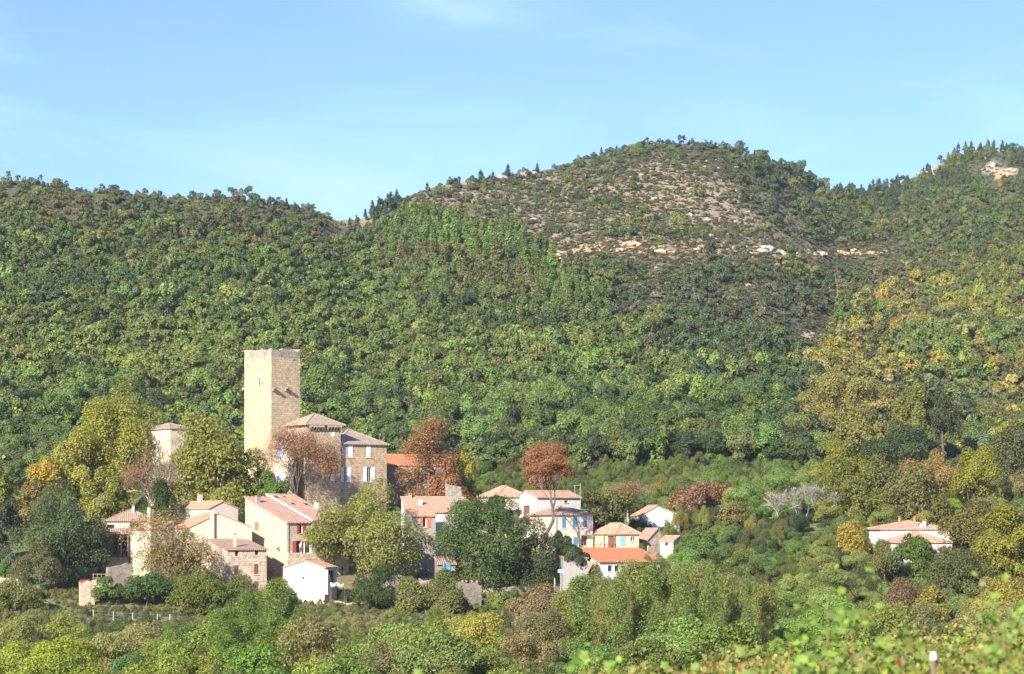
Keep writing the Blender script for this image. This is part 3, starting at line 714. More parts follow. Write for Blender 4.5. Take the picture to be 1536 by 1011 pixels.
# ------------------------------------------------------------------ buildings
class House:
    """A building on a rectangle: near corner at (px,Y); the R face runs right, the L face runs left/back."""
    def __init__(s, name, label, px, py_eave, Y, a, L, Rr, roof, wall, tile, zb=None, over=0.4, cat='house', depth=None, width=None, group=None, ridge_cap=True, wall2=None):
        s.a = R(a); s.Y = Y; s.x0 = Xat(px, Y)
        s.ca, s.sa = math.cos(s.a), math.sin(s.a)
        zev = (HZ - py_eave) / F * Y
        kr = (Rr - CX) / F if Rr is not None else None
        s.W = width if width else (kr * Y - s.x0) / (s.ca - kr * s.sa)
        if depth: s.D = depth
        else:
            kl = (L - CX) / F; s.D = (kl * Y - s.x0) / (-s.sa - kl * s.ca)
        cs = [(0, 0), (s.W, 0), (0, s.D), (s.W, s.D)]
        g = [hz(s.x0 + x * s.ca - y * s.sa, Y + x * s.sa + y * s.ca) for x, y in cs]
        s.zb = zb if zb is not None else min(g) - 0.8
        s.ze = zev - s.zb
        s.root = empty(name, (s.x0, Y, s.zb), s.a, label, cat, group)
        s.roof = roof; s.over = over; s.open = {'R': [], 'L': []}
        s.wallm, s.tilem = wall, tile; s.wall2 = wall2; s.cap = ridge_cap
        s.todo = []
    # photo pixel -> metres along a face
    def at(s, face, px, py, off=0.0):
        k = (px - CX) / F
        if face == 'R': t = (k * s.Y - s.x0) / (s.ca - k * s.sa); Yt = s.Y + t * s.sa
        else: t = (k * s.Y - s.x0) / (-s.sa - k * s.ca); Yt = s.Y + t * s.ca
        return t, (HZ - py) / F * Yt - s.zb
    def rect(s, face, px0, py0, px1, py1):
        a = s.at(face, px0, py0); b = s.at(face, px1, py1)
        t0, t1 = sorted((a[0], b[0])); z0, z1 = sorted((a[1], b[1]))
        return t0, t1, z0, z1
    def pt(s, face, t, zz, d=0.0):
        """d metres outside the face"""
        return (t, -d, zz) if face == 'R' else (-d, t, zz)
    def fbox(s, mb, face, t0, t1, z0, z1, d0, d1):
        if face == 'R': mb.box(t0, t1, -d1, -d0, z0, z1)
        else: mb.box(-d1, -d0, t0, t1, z0, z1)
    def window(s, face, px0, py0, px1, py1, frame='sh_white', name='window', pane='glass', bars=True, label=None):
        t0, t1, z0, z1 = s.rect(face, px0, py0, px1, py1)
        s.open[face].append((t0, t1, z0, z1))
        mb = MB(); s.fbox(mb, face, t0, t1, z0, z1, -0.30, -0.24)
        w = mb.build(name, M[pane], s.root)
        if label: w['label'] = label
        if frame:
            fb = MB(); q = 0.07
            s.fbox(fb, face, t0, t0 + q, z0, z1, -0.238, -0.15); s.fbox(fb, face, t1 - q, t1, z0, z1, -0.238, -0.15)
            s.fbox(fb, face, t0 + q, t1 - q, z0, z0 + q, -0.238, -0.155); s.fbox(fb, face, t0 + q, t1 - q, z1 - q, z1, -0.238, -0.155)
            if bars and t1 - t0 > 0.6: c = (t0 + t1) / 2; s.fbox(fb, face, c - .04, c + .04, z0 + q, z1 - q, -0.238, -0.16)
            fb.build('frame', M[frame], w)
        sb = MB(); s.fbox(sb, face, t0 - .1, t1 + .1, z0 - 0.14, z0 - 0.005, 0.003, 0.1); sb.build('sill', M['stone_trim'], w)
        return w
    def shutter(s, face, px0, py0, px1, py1, m, leaf=1):
        """closed or opened flat shutter lying on the wall"""
        t0, t1, z0, z1 = s.rect(face, px0, py0, px1, py1)
        n = leaf; w = (t1 - t0) / n
        for i in range(n):
            mb = MB(); a = t0 + i * w + 0.01; b = t0 + (i + 1) * w - 0.01
            s.fbox(mb, face, a, b, z0, z1, 0.02, 0.06)
            k = max(3, int((z1 - z0) / 0.22)); h = (z1 - z0) / k
            for j in range(k): s.fbox(mb, face, a + .05, b - .05, z0 + j * h + .03, z0 + (j + 1) * h - .05, 0.061, 0.08)
            mb.build('shutter', M[m], s.root)
    def closed(s, face, px0, py0, px1, py1, m, trim=True):
        s.shutter(face, px0, py0, px1, py1, m, 2 if abs(px1 - px0) > 3.5 else 1)
        if trim:
            t0, t1, z0, z1 = s.rect(face, px0, py0, px1, py1)
            mb = MB(); s.fbox(mb, face, t0 - .18, t1 + .18, z0 - .2, z0 - .02, 0.004, 0.12); mb.build('sill', M['stone_trim'], s.root)
            mb = MB(); s.fbox(mb, face, t0 - .14, t1 + .14, z1 + .02, z1 + .22, 0.004, 0.05); mb.build('lintel', M['stone_trim'], s.root)
    def wallmb(s):
        W, D, ze, r = s.W, s.D, s.ze, s.roof
        def top(x, y):
            if r[0] == 'shedR': return ze + r[1] * y / D
            if r[0] == 'shedL': return ze + r[1] * x / W
            return ze
        mb = MB(); mbs = {'R': mb, 'L': mb}
        for face, n in (('R', W), ('L', D)):
            op = s.open[face]
            ts = sorted({0.0, n} | {min(max(v, 0), n) for o in op for v in o[:2]}); zs = sorted({0.0, ze} | {min(max(v, 0), ze) for o in op for v in o[2:]})
            for i in range(len(ts) - 1):
                for j in range(len(zs) - 1):
                    tm, zm = (ts[i] + ts[i + 1]) / 2, (zs[j] + zs[j + 1]) / 2
                    if any(o[0] < tm < o[1] and o[2] < zm < o[3] for o in op): continue
                    q = [(ts[i], zs[j]), (ts[i + 1], zs[j]), (ts[i + 1], zs[j + 1]), (ts[i], zs[j + 1])]
                    mb.poly([s.pt(face, *p) for p in q], q)
            for o in op:
                a, b, c, d = o; g = -0.3
                for (p, q) in (((a, c), (a, d)), ((a, d), (b, d)), ((b, d), (b, c)), ((b, c), (a, c))):
                    mb.poly([s.pt(face, *p), s.pt(face, *q), s.pt(face, *q, g), s.pt(face, *p, g)])
        mb.poly([(W, 0, 0), (W, D, 0), (W, D, top(W, D)), (W, 0, top(W, 0))]); mb.poly([(W, D, 0), (0, D, 0), (0, D, top(0, D)), (W, D, top(W, D))])
        if r[0] == 'shedR':
            mb.poly([(0, 0, ze), (0, D, ze), (0, D, ze + r[1])], [(0, ze), (D, ze), (D, ze + r[1])])
        elif r[0] == 'shedL':
            mb.poly([(0, 0, ze), (W, 0, ze), (W, 0, ze + r[1])], [(0, ze), (W, ze), (W, ze + r[1])])
            mb.poly([(W, D, ze), (0, D, ze), (W, D, ze + r[1])])
        elif r[0] == 'gableR':
            for y in (0, D): mb.poly([(0, y, ze), (W, y, ze), (W * r[2], y, ze + r[1])], [(0, ze), (W, ze), (W * r[2], ze + r[1])])
        elif r[0] == 'gableL':
            for x in (0, W): mb.poly([(x, 0, ze), (x, D, ze), (x, D * r[2], ze + r[1])], [(0, ze), (D, ze), (D * r[2], ze + r[1])])
        return mb
    def finish(s):
        W, D, ze, r, o, t = s.W, s.D, s.ze, s.roof, s.over, 0.16
        s.wallmb().build('wall', M[s.wallm], s.root)
        zt = ze + t + 0.012; g = 0.18; mb = MB(); cap = []
        if r[0] == 'hip':
            h = r[1]; k = r[2] if len(r) > 2 else 0.5
            if W >= D: m = D / 2; q_ = min(m * k * 2, W / 2 - .02); A, B = (q_, D / 2, zt + h), (W - q_, D / 2, zt + h)
            else: m = W / 2; q_ = min(m * k * 2, D / 2 - .02); A, B = (W / 2, q_, zt + h), (W / 2, D - q_, zt + h)
            sl = h / m; ez = zt - o * sl
            c = [(-o, -o, ez), (W + o, -o, ez), (W + o, D + o, ez), (-o, D + o, ez)]
            if W >= D: polys = [[c[0], c[1], B, A], [c[1], c[2], B], [c[2], c[3], A, B], [c[3], c[0], A]]
            else: polys = [[c[0], c[1], A], [c[1], c[2], B, A], [c[2], c[3], B], [c[3], c[0], A, B]]
            cap = [(A, B), (c[0], A), (c[1], B if W >= D else A), (c[3], A if W >= D else B)]
        elif r[0] == 'gableR':
            h, f = r[1], r[2]; xm = W * f; s1, s2 = h / xm, h / (W - xm)
            P0 = [(-o, -g, zt - o * s1), (xm, -g, zt + h), (W + o, -g, zt - o * s2)]; P1 = [(p[0], D + g, p[2]) for p in P0]
            polys = [[P0[1], P1[1], P1[0], P0[0]], [P0[2], P1[2], P1[1], P0[1]]]; cap = [(P0[1], P1[1])]
        elif r[0] == 'gableL':
            h, f = r[1], r[2]; ym = D * f; s1, s2 = h / ym, h / (D - ym)
            P0 = [(-g, -o, zt - o * s1), (-g, ym, zt + h), (-g, D + o, zt - o * s2)]; P1 = [(W + g, p[1], p[2]) for p in P0]
            polys = [[P0[0], P1[0], P1[1], P0[1]], [P0[1], P1[1], P1[2], P0[2]]]; cap = [(P0[1], P1[1])]
        elif r[0] == 'shedR':
            sl = r[1] / D; polys = [[(-g, -o, zt - o * sl), (W + g, -o, zt - o * sl), (W + g, D + g, zt + r[1] + g * sl), (-g, D + g, zt + r[1] + g * sl)]]
            cap = [(polys[0][3], polys[0][2])]
        else:
            sl = r[1] / W; polys = [[(-o, -g, zt - o * sl), (W + g, -g, zt + r[1] + g * sl), (W + g, D + g, zt + r[1] + g * sl), (-o, D + g, zt - o * sl)]]
            cap = [(polys[0][1], polys[0][2])]
        mb.slab(polys, t); rf = mb.build('roof', M[s.tilem], s.root); s.rf = rf; s.polys = polys
        if s.cap:
            cb = MB()
            for a, b in cap: cb.tube((a[0], a[1], a[2] - 0.02), (b[0], b[1], b[2] - 0.02), 0.12, 0.12, 6)
            cb.build('ridge_tiles', M[s.tilem], rf)
        # mortar course under the eaves
        return s
    def roofz(s, x, y):
        W, D, ze, r = s.W, s.D, s.ze, s.roof; t = 0.17
        if r[0] == 'shedR': return ze + t + r[1] * y / D
        if r[0] == 'shedL': return ze + t + r[1] * x / W
        if r[0] == 'gableR': xm = W * r[2]; return ze + t + r[1] * (x / xm if x < xm else (W - x) / (W - xm))
        if r[0] == 'gableL': ym = D * r[2]; return ze + t + r[1] * (y / ym if y < ym else (D - y) / (D - ym))
        m = min(W, D) / 2; return ze + t + r[1] * min(x, y, W - x, D - y, m) / m
    def chimney(s, fx, fy, h, w=0.45, m='white', d=None, cap='slab'):
        x, y = s.W * fx, s.D * fy; z0 = s.roofz(x, y); d = d or w
        mb = MB(); mb.box(x - w / 2, x + w / 2, y - d / 2, y + d / 2, z0 - 0.5, z0 + h)
        c = mb.build('chimney', M[m], s.root)
        cb = MB(); q = 0.07
        for sx in (-1, 1): cb.box(x + sx * (w / 2 - .06) - .05, x + sx * (w / 2 - .06) + .05, y - d / 2 + .02, y + d / 2 - .02, z0 + h + .001, z0 + h + .2)
        cb.box(x - w / 2 - q, x + w / 2 + q, y - d / 2 - q, y + d / 2 + q, z0 + h + .201, z0 + h + .27)
        cb.build('chimney_cap', M['terracotta'], c)
    def skylight(s, fx, fy, w=0.8, h=1.0):
        x, y = s.W * fx, s.D * fy
        mb = MB(); z = lambda a, b: s.roofz(a, b) + 0.06
        p = [(x - w / 2, y - h / 2), (x + w / 2, y - h / 2), (x + w / 2, y + h / 2), (x - w / 2, y + h / 2)]
        mb.slab([[(a, b, z(a, b)) for a, b in p]], 0.12); k = mb.build('skylight', M['metal'], s.root)
        mb = MB(); q = .1; p = [(x - w / 2 + q, y - h / 2 + q), (x + w / 2 - q, y - h / 2 + q), (x + w / 2 - q, y + h / 2 - q), (x - w / 2 + q, y + h / 2 - q)]
        mb.poly([(a, b, z(a, b) + 0.012) for a, b in p]); mb.build('pane', M['glass'], k)

# ---- the square keep -----------------------------------------------------------
def tower():
    Y = 440; a = 42.6
    H_ = House('tower', 'tall square medieval stone tower with flat broken top rising above the village', 407, 521.5, Y, a, 366.5, 450, ('flat',), 'tower', None, zb=-1.0, cat='tower')
    W, D, ze = H_.W, H_.D, H_.ze; rng = random.Random(4)
    # shaft and the weathered upper courses
    zs = ze - 1.7
    slit = H_.rect('L', 388.2, 567, 389.8, 580)
    H_.open['L'].append(slit); H_.ze = zs; H_.roof = ('none',)
    H_.wallmb().build('shaft', M['tower'], H_.root)
    mb = MB(); H_.fbox(mb, 'L', slit[0], slit[1], slit[2], slit[3], -0.30, -0.25); w = mb.build('arrow_slit', M['dark'], H_.root)
    # the plaster patch above the slit
    mb = MB(); t0, t1, z0, z1 = H_.rect('L', 384, 558, 393, 566); H_.fbox(mb, 'L', t0, t1, z0, z1, 0.004, 0.03); mb.build('plaster_patch', M['cream'], H_.root)
    mb = MB(); n = 14
    for (p, q) in (((0, 0), (W, 0)), ((W, 0), (W, D)), ((W, D), (0, D)), ((0, D), (0, 0))):
        p, q = Vector((*p, 0)), Vector((*q, 0)); cen = Vector((W / 2, D / 2, 0))
        inn = lambda v: cen + (v - cen) * (1 - 1.0 / (W / 2))
        hts = [ze + rng.uniform(-0.45, 0.06) for _ in range(n + 1)]
        hts[0] = hts[n] = ze
        for i in range(n):
            A, B = p.lerp(q, i / n), p.lerp(q, (i + 1) / n); h0, h1 = hts[i], hts[i + 1]
            u0, u1 = (B - A).length * i, (B - A).length * (i + 1)
            mb.poly([(A.x, A.y, zs), (B.x, B.y, zs), (B.x, B.y, h1), (A.x, A.y, h0)], [(u0, zs), (u1, zs), (u1, h1), (u0, h0)])
            a2, b2 = inn(A), inn(B)
            mb.poly([(A.x, A.y, h0), (B.x, B.y, h1), (b2.x, b2.y, h1), (a2.x, a2.y, h0)])
            mb.poly([(b2.x, b2.y, h1), (b2.x, b2.y, zs), (a2.x, a2.y, zs), (a2.x, a2.y, h0)])
    mb.poly([(0.9, 0.9, zs + .01), (W - .9, 0.9, zs + .01), (W - .9, D - .9, zs + .01), (0.9, D - .9, zs + .01)])
    mb.build('parapet', M['tower_top'], H_.root)
    # putlog holes and projecting corbels
    for f, px, py in (('L', 372, 537), ('L', 397, 538), ('L', 371, 548), ('R', 442, 540), ('L', 390, 575), ('L', 394, 574)):
        t, zz = H_.at(f, px, py); mb = MB(); H_.fbox(mb, f, t - .12, t + .12, zz - .13, zz + .13, 0.003, 0.012); mb.build('putlog_hole', M['dark'], H_.root)
    for px in (409.5, 428.5):
        t, zz = H_.at('R', px, 583.5); mb = MB()
        H_.fbox(mb, 'R', t - .28, t + .28, zz, zz + .32, 0.003, 1.0); H_.fbox(mb, 'R', t - .26, t + .26, zz - .35, zz - .002, 0.003, 0.5)
        mb.build('corbel', M['weathered'], H_.root)
    mb = MB(); t, zz = H_.at('L', 367.5, 584); H_.fbox(mb, 'L', H_.D - .6, H_.D - .05, zz, zz + .32, 0.003, 0.1); mb.box(-.0, .6, H_.D + .003, H_.D + .7, zz, zz + .32); mb.build('corbel', M['stone_trim'], H_.root)
M['tower_top'] = stone_mat('weathered_tower_stone', (0.42, 0.35, 0.26), (0.25, 0.21, 0.165), (0.4, 0.33, 0.25), 0.6, 0.34, 0.1, (0.16, 0.14, 0.12), 0.45)
tower()

# ---- chateau: gatehouse block, wing, annex, barn -------------------------------
def gatehouse():
    H_ = House('gatehouse', 'stone gatehouse block of the chateau with a row of dark corbels under its hip roof', 461, 634.5, 437, 36, 432, 511, ('hip', 1.75, 0.95), 'castle', 'tile_grey', zb=-1.0, over=0.72, cat='chateau')
    for px in (464, 468.5, 473, 477.5, 482, 490.5, 495, 499.5, 504, 508.5):
        t, zz = H_.at('R', px, 646); mb = MB()
        for k in range(3): H_.fbox(mb, 'R', t - .12, t + .12, zz + k * .24, zz + k * .24 + .23, 0.003, 0.22 + 0.22 * k)
        mb.build('corbel', M['castle'], H_.root)
    # machicolation ledge carried by the corbels
    for a, b in ((462, 484), (489, 510.5)):
        t0, t1, z0, z1 = H_.rect('R', a, 640.5, b, 636.8); mb = MB(); H_.fbox(mb, 'R', t0, t1, z0, z1, 0.003, 0.7); mb.build('parapet_ledge', M['castle'], H_.root)
    for q in ((497.5, 648, 502, 655), (496.5, 676, 501.5, 686), (495.5, 711, 501.5, 722)): H_.closed('R', *q, 'sh_white', False)
    H_.finish()
gatehouse()
def wing():
    H_ = House('chateau_wing', 'stone wing of the chateau with white shuttered windows right of the gatehouse', 505.5, 664.5, 441.6, 36, None, 580, ('hip', 2.6, 0.62), 'castle', 'tile_grey', zb=-1.0, over=0.4, cat='chateau', depth=9)
    H_.closed('R', 522.5, 667, 529, 686, 'sh_white'); H_.closed('R', 549.5, 668, 556, 686, 'sh_white')
    H_.closed('R', 512, 669, 517.5, 685.5, 'sh_paleblue')
    H_.window('R', 550.5, 701, 557, 723, 'sh_white'); H_.shutter('R', 545, 700.5, 550.3, 723, 'sh_white'); H_.shutter('R', 557.2, 700.5, 562.5, 723, 'sh_white')
    H_.window('R', 516, 701, 521.5, 723, 'sh_white'); H_.shutter('R', 521.8, 700.5, 527, 723, 'sh_white'); H_.shutter('R', 511, 700.5, 515.8, 723, 'sh_white')
    H_.chimney(0.33, 0.5, 0.7, 0.35, 'grey')
    H_.finish()
wing()
def annex():
    H_ = House('chateau_annex', 'low cream annex with pale blue shutters behind the bare tree below the tower', 432, 662, 434.5, 30, 396, 440, ('shedR', 0.9), 'cream', 'tile_grey', zb=-1.0, cat='chateau', over=.2)
    H_.closed('L', 417, 665, 425, 690, 'sh_paleblue', False); H_.closed('L', 415, 703, 424, 722, 'sh_paleblue', False)
    H_.finish()
annex()
def barn():
    H_ = House('barn', 'long stone barn with bright orange tiled roof behind the rust coloured chestnut', 572, 698, 457, 6, None, 668, ('shedR', 2.1), 'weathered', 'tile_new', zb=1.0, over=0.3, cat='barn', depth=7.5)
    H_.finish()
barn()
def pavilion():
    H_ = House('pavilion', 'small pale square pavilion with hip roof between the two plane trees', 256, 642.5, 447, 38, 217, 290, ('hip', 1.0, 0.98), 'cream', 'tile_grey', zb=0.0, over=0.3)
    H_.closed('L', 235, 648, 240.5, 657.5, 'sh_white', False)
    H_.finish()
pavilion()
# ---- village houses -------------------------------------------------------------
def house_veranda():

    H_ = House('house', 'brown roofed house with dark wooden veranda beside the dark green cedar', 160, 780.5, 397, 10, None, 233, ('hip', 1.7, 0.8), 'cream', 'tile_brown', over=0.35, depth=7)
    H_.window('R', 195, 783.5, 208, 790.5, 'wood'); H_.window('R', 160.5, 787, 171.5, 794, None, pane='dark')
    H_.window('R', 170, 807, 180, 833, 'wood', 'veranda_door', 'dark'); H_.window('R', 183, 806, 191, 833, 'wood', 'veranda_door', 'dark')
    H_.chimney(0.55, 0.35, 1.0, 0.4, 'white')
    # lean-to roof over the veranda and its deck, posts and rail
    t0, zt = H_.at('R', 157, 793); t1, zl = H_.at('R', 206, 801)
    mb = MB(); d = 2.6
    mb.slab([[(t0, -.004, zt + .1), (t0, -d, zt - .75), (t1, -d, zt - .75), (t1, -.004, zt + .1)]], .14); mb.build('veranda_roof', M['tile_brown'], H_.root)
    _, zd = H_.at('R', 180, 833)
    mb = MB(); mb.box(t0, t1 - 1.2, -d + .2, -.004, zd - .22, zd); dk = mb.build('veranda_deck', M['wood'], H_.root)
    for k in (0.12, 0.55, 0.93):
        x = t0 + (t1 - 1.3 - t0) * k; mb = MB(); mb.box(x - .1, x + .1, -d + .3, -d + .5, zd + .001, zt - .92); mb.build('post', M['wood'], H_.root)
    mb = MB(); mb.box(t0, t1 - 1.2, -d + .22, -d + .28, zd + .85, zd + .95)
    for i in range(14): x = t0 + .2 + i * (t1 - 1.6 - t0) / 13; mb.box(x - .025, x + .025, -d + .23, -d + .27, zd + .01, zd + .849)
    mb.build('railing', M['wood'], H_.root)
    mb = MB(); mb.box(t0 + .3, t1 - 1.4, -d + .5, -.004, 0, zd - .23); mb.build('undercroft', M['rubble_dark'], H_.root)
    mb = MB(); mb.box(t1 - 1.15, t1 - .4, -d + .1, -.004, 0, zt - .95); mb.build('pier', M['beige'], H_.root)
    H_.finish()
house_veranda()
def house_lone_chimney():
    H_ = House('house', 'low cream house with tall rounded chimney behind the brown walnut tree', 226, 795, 391, 55, 200, 262, ('shedL', 1.2), 'cream', 'tile_orange', over=.25)
    H_.chimney(0.25, 0.35, 3.0, 0.9, 'cream', 0.7)
    H_.finish()
house_lone_chimney()
def house_back_orange():
    H_ = House('house', 'cream house with orange roof and pinkish gable behind the big cream gable', 314, 763, 409, 30, 267, 357, ('gableR', 1.15, 0.45), 'pinkish', 'tile_orange', over=.2)
    H_.chimney(0.45, 0.7, 1.2, 0.7, 'pinkish')
    H_.finish()
house_back_orange()
def house_cream_gable():
    H_ = House('house', 'house with broad bright cream gable and built-out chimney breast', 283, 792, 395, 16, 250, 378, ('gableR', 2.35, 0.47), 'cream', 'tile_orange', over=.2)
    t0, t1, z0, z1 = H_.rect('R', 315, 812, 320.5, 768)
    mb = MB(); H_.fbox(mb, 'R', t0, t1, 0, z1 + .3, 0.003, 0.55); mb.build('chimney_breast', M['cream'], H_.root)
    H_.finish()
house_cream_gable()
def house_stone():
    H_ = House('house', 'rubble stone house with brown shutters and thin yellow chimney in front of the cream gable', 341, 825, 386, 25, 312.5, 400, ('shedR', 1.5), 'rubble_dark', 'tile_brown', over=.35)
    H_.window('R', 352.5, 826.2, 357.5, 834, None, pane='dark'); H_.window('R', 382.5, 825.8, 387.5, 832.5, None, pane='dark')
    H_.closed('R', 351.5, 848, 357, 862, 'sh_brown'); H_.closed('R', 381, 846, 387, 861, 'sh_brown')
    H_.closed('R', 352, 873, 357, 884, 'sh_brown'); H_.closed('R', 381.5, 872, 387, 884, 'sh_brown')
    t0, t1, z0, z1 = H_.rect('R', 343, 842.2, 399, 841); mb = MB(); H_.fbox(mb, 'R', .2, H_.W - .2, z0, z1, 0.003, 0.05); mb.build('string_course', M['stone_trim'], H_.root)
    H_.chimney(0.30, 0.22, 1.9, 0.4, 'cream')
    H_.finish()
house_stone()
def house_red():
    H_ = House('house', 'stone house with red shutters, skylights and long striped tile roof', 430, 784, 396, 40, 368, 475, ('shedR', 4.15), 'rubble', 'tile_striped', over=.3)
    H_.window('R', 449.5, 786, 453.5, 800, 'sh_white'); H_.shutter('R', 445, 785.5, 449.2, 800.5, 'sh_red'); H_.shutter('R', 453.8, 785.5, 458, 800.5, 'sh_red')
    H_.window('R', 444.5, 811, 452.5, 829, 'wood', 'door', 'dark', False); H_.shutter('R', 438.5, 811.5, 444.2, 829.3, 'sh_red'); H_.shutter('R', 453, 811.5, 461, 829.3, 'sh_red')
    H_.window('R', 461.8, 812, 470.5, 828.6, 'sh_white', 'french_window')
    mb = MB(); H_.fbox(mb, 'R', .25, .38, H_.at('R', 431, 828)[1], H_.ze - .1, .01, .13); mb.build('downpipe', M['metal'], H_.root)
    H_.closed('L', 376.5, 783, 381.5, 795, 'sh_white', False); H_.closed('L', 382, 783, 388, 795, 'sh_orange', False)
    H_.chimney(0.12, 0.78, .9, 0.75, 'grey', .5)
    # small iron lamp on the gable corner
    t, zz = H_.at('L', 419.5, 823); mb = MB(); H_.fbox(mb, 'L', t - .05, t + .05, zz + .2, zz + .26, .003, .45); mb.tube(H_.pt('L', t, zz - .15, .4), H_.pt('L', t, zz + .2, .4), .22, .05, 6); mb.build('wall_lamp', M['dark'], H_.root)
    H_.finish()
    # white verge between the two roofs
    G = House('house', 'house with skylights and white verge adjoining the red shuttered house', 468, 781, 399, 40, 402, 508, ('shedR', 4.3), 'grey', 'tile_pink', over=.3, zb=H_.zb)
    G.finish(); G.skylight(.12, .88); G.skylight(.32, .62); G.skylight(.78, .6); G.skylight(.45, .9, .6, .6)
    mb = MB(); sl = G.roof[1] / G.D; z0 = G.ze + .17
    mb.slab([[(-.34, -.4, z0 + .12 - .4 * sl), (-.02, -.4, z0 + .12 - .4 * sl), (-.02, G.D + .2, z0 + .12 + G.roof[1] + .2 * sl), (-.34, G.D + .2, z0 + .12 + G.roof[1] + .2 * sl)]], .3)
    mb.build('verge', M['white'], G.root)
    G.chimney(0.93, 0.45, 1.0, 0.6, 'white')
    return H_
HRED = house_red()
def ruin():
    H_ = House('ruined_house', 'tall whitewashed gable of a half ruined house with orange roof below the red shuttered house', 487, 851.5, 374, 64, 427.5, 505, ('gableL', 1.05, .5), 'ruin_white', 'tile_orange', over=.3, zb=-13.5)
    H_.window('R', 489.5, 856, 501, 882, None, 'opening', 'dark')  # dark pane paints in the shade of this face, no real gap
    t, zz = H_.at('L', 455, 867); mb = MB(); H_.fbox(mb, 'L', t - .14, t + .14, zz - .16, zz + .16, .003, .012); mb.build('hole', M['dark'], H_.root)
    t0, t1, z0, z1 = H_.rect('L', 480, 908, 487, 851.5); mb = MB(); H_.fbox(mb, 'L', .05, t1, 0, H_.ze - .1, .003, .06); mb.build('quoin_strip', M['white'], H_.root)
    # broken stub of masonry falling away to the right
    rng = random.Random(3); mb = MB(); zt = H_.ze - .3
    for i in range(26):
        k = i / 26.0; zz = zt - k * (zt - 3.0); w = .25 + 1.9 * k ** 1.2 + rng.uniform(-.12, .2)
        mb.box(.0, w, -.55 - rng.uniform(0, .05), -.004, zz - (zt - 3.0) / 26 + .004, zz)
    mb.build('broken_wall', M['ruin_white'], H_.root)
    H_.finish()
ruin()
def house_left_mid():
    H_ = House('house', 'grey house with orange shutters half hidden by the olive tree', 617, 774, 398, 18, None, 653.5, ('shedR', 1.5), 'grey', 'tile_orange', over=.3, depth=4.5)
    H_.window('R', 634.5, 777, 639.5, 791, 'sh_white'); H_.shutter('R', 630.5, 776.5, 634.2, 791.5, 'sh_orange'); H_.shutter('R', 640.5, 776.5, 646, 791.5, 'sh_orange')
    H_.window('R', 637, 803, 641, 818, 'sh_white'); H_.shutter('R', 641.4, 803, 646.5, 818, 'sh_brown')
    H_.finish()
    G = House('house', 'long pink roofed house with white end wall above the grey house', 616, 768.5, 407, 14, None, 686, ('shedR', 2.5), 'white', 'tile_pink', over=.3, depth=8)
    G.chimney(.3, .45, .9, .6, 'white'); G.chimney(.18, .95, .5, .5, 'grey')
    G.finish()
house_left_mid()
def ivy_ruin():
    Y = 425
    r = empty('ruined_wall', P(705, 790, Y), 0, 'ruined stone wall capped with red-brown ivy between the long pink roof and the hip-roofed house', 'wall')
    mb = MB(); rng = random.Random(8); k = Y / F
    prof = [(668, 724), (672, 727), (680, 728), (690, 730), (697, 734), (703, 742), (712, 750), (722, 757), (731, 765)]
    for (a, ya), (b, yb) in zip(prof, prof[1:]):
        x0, x1 = (a - 705) * k, (b - 705) * k; z0, z1 = (790 - ya) * k, (790 - yb) * k
        for y in (0.0, .7):
            mb.poly([(x0, y, -6), (x1, y, -6), (x1, y, z1), (x0, y, z0)], [(x0, -6), (x1, -6), (x1, z1), (x0, z0)])
        mb.poly([(x0, 0, z0), (x1, 0, z1), (x1, .7, z1), (x0, .7, z0)])
    x0, x1 = (668 - 705) * k, (731 - 705) * k
    mb.poly([(x0, 0, -6), (x0, .7, -6), (x0, .7, 66 * k), (x0, 0, 66 * k)]); mb.poly([(x1, 0, -6), (x1, .7, -6), (x1, .7, 25 * k), (x1, 0, 25 * k)])
    mb.build('masonry', M['weathered'], r)
    g = np.random.default_rng(5); n = 2600; t = g.uniform(0, 1, n) ** .8
    px = 692 + t * 40; top = np.interp(px, [p[0] for p in prof], [p[1] for p in prof])
    cen = np.stack([(px - 705) * k, g.normal(.1, .5, n) - .2, (790 - top) * k - np.abs(g.normal(0, .75, n)) + .35], 1)
    V, Q = leaf_quads(g, cen, np.tile([0, -.7, .4], (n, 1)), .17)
    o = link('ivy', npmesh('ivy', V, Q, M['leaf']), r); o['tint'] = (.19, .085, .045)
ivy_ruin()
def house_balcony():
    H_ = House('house', 'tan house with hip roof and balcony left of the white gabled house', 747, 744, 423, 24, 719, 792, ('hip', 1.7, .6), 'beige', 'tile_pink', over=.35)
    H_.window('R', 751.5, 745.2, 758.5, 753.5, 'sh_white')
    t0, t1, z0, z1 = H_.rect('R', 749.5, 764, 776, 762.5); mb = MB(); H_.fbox(mb, 'R', t0, t1, z0 - .1, z1, .003, 1.3); bl = mb.build('balcony', M['white'], H_.root)
    mb = MB(); H_.fbox(mb, 'R', t0, t1, z1 + .85, z1 + .9, 1.22, 1.27)
    for i in range(12): x = t0 + .1 + i * (t1 - t0 - .2) / 11; H_.fbox(mb, 'R', x - .02, x + .02, z1 + .002, z1 + .849, 1.22, 1.26)
    mb.build('railing', M['metal'], bl)
    H_.window('R', 754, 765.5, 770, 773, None, 'opening', 'dark')
    H_.finish()
house_balcony()
def house_white_gable():
    H_ = House('house', 'white gabled house with tall arched doorway behind the tall rust tree', 805, 746, 420, 33, 775, 871, ('gableL', 1.05, .55), 'white', 'tile_pink', over=.35)
    H_.window('L', 784.5, 758.5, 794.5, 786, 'wood', 'door', 'sh_brown'); H_.window('L', 788.5, 748, 792.5, 757, None, 'niche', 'sh_white')
    H_.window('R', 846.5, 751, 852, 754, None, 'vent', 'dark')
    H_.finish()
    return H_
house_white_gable()
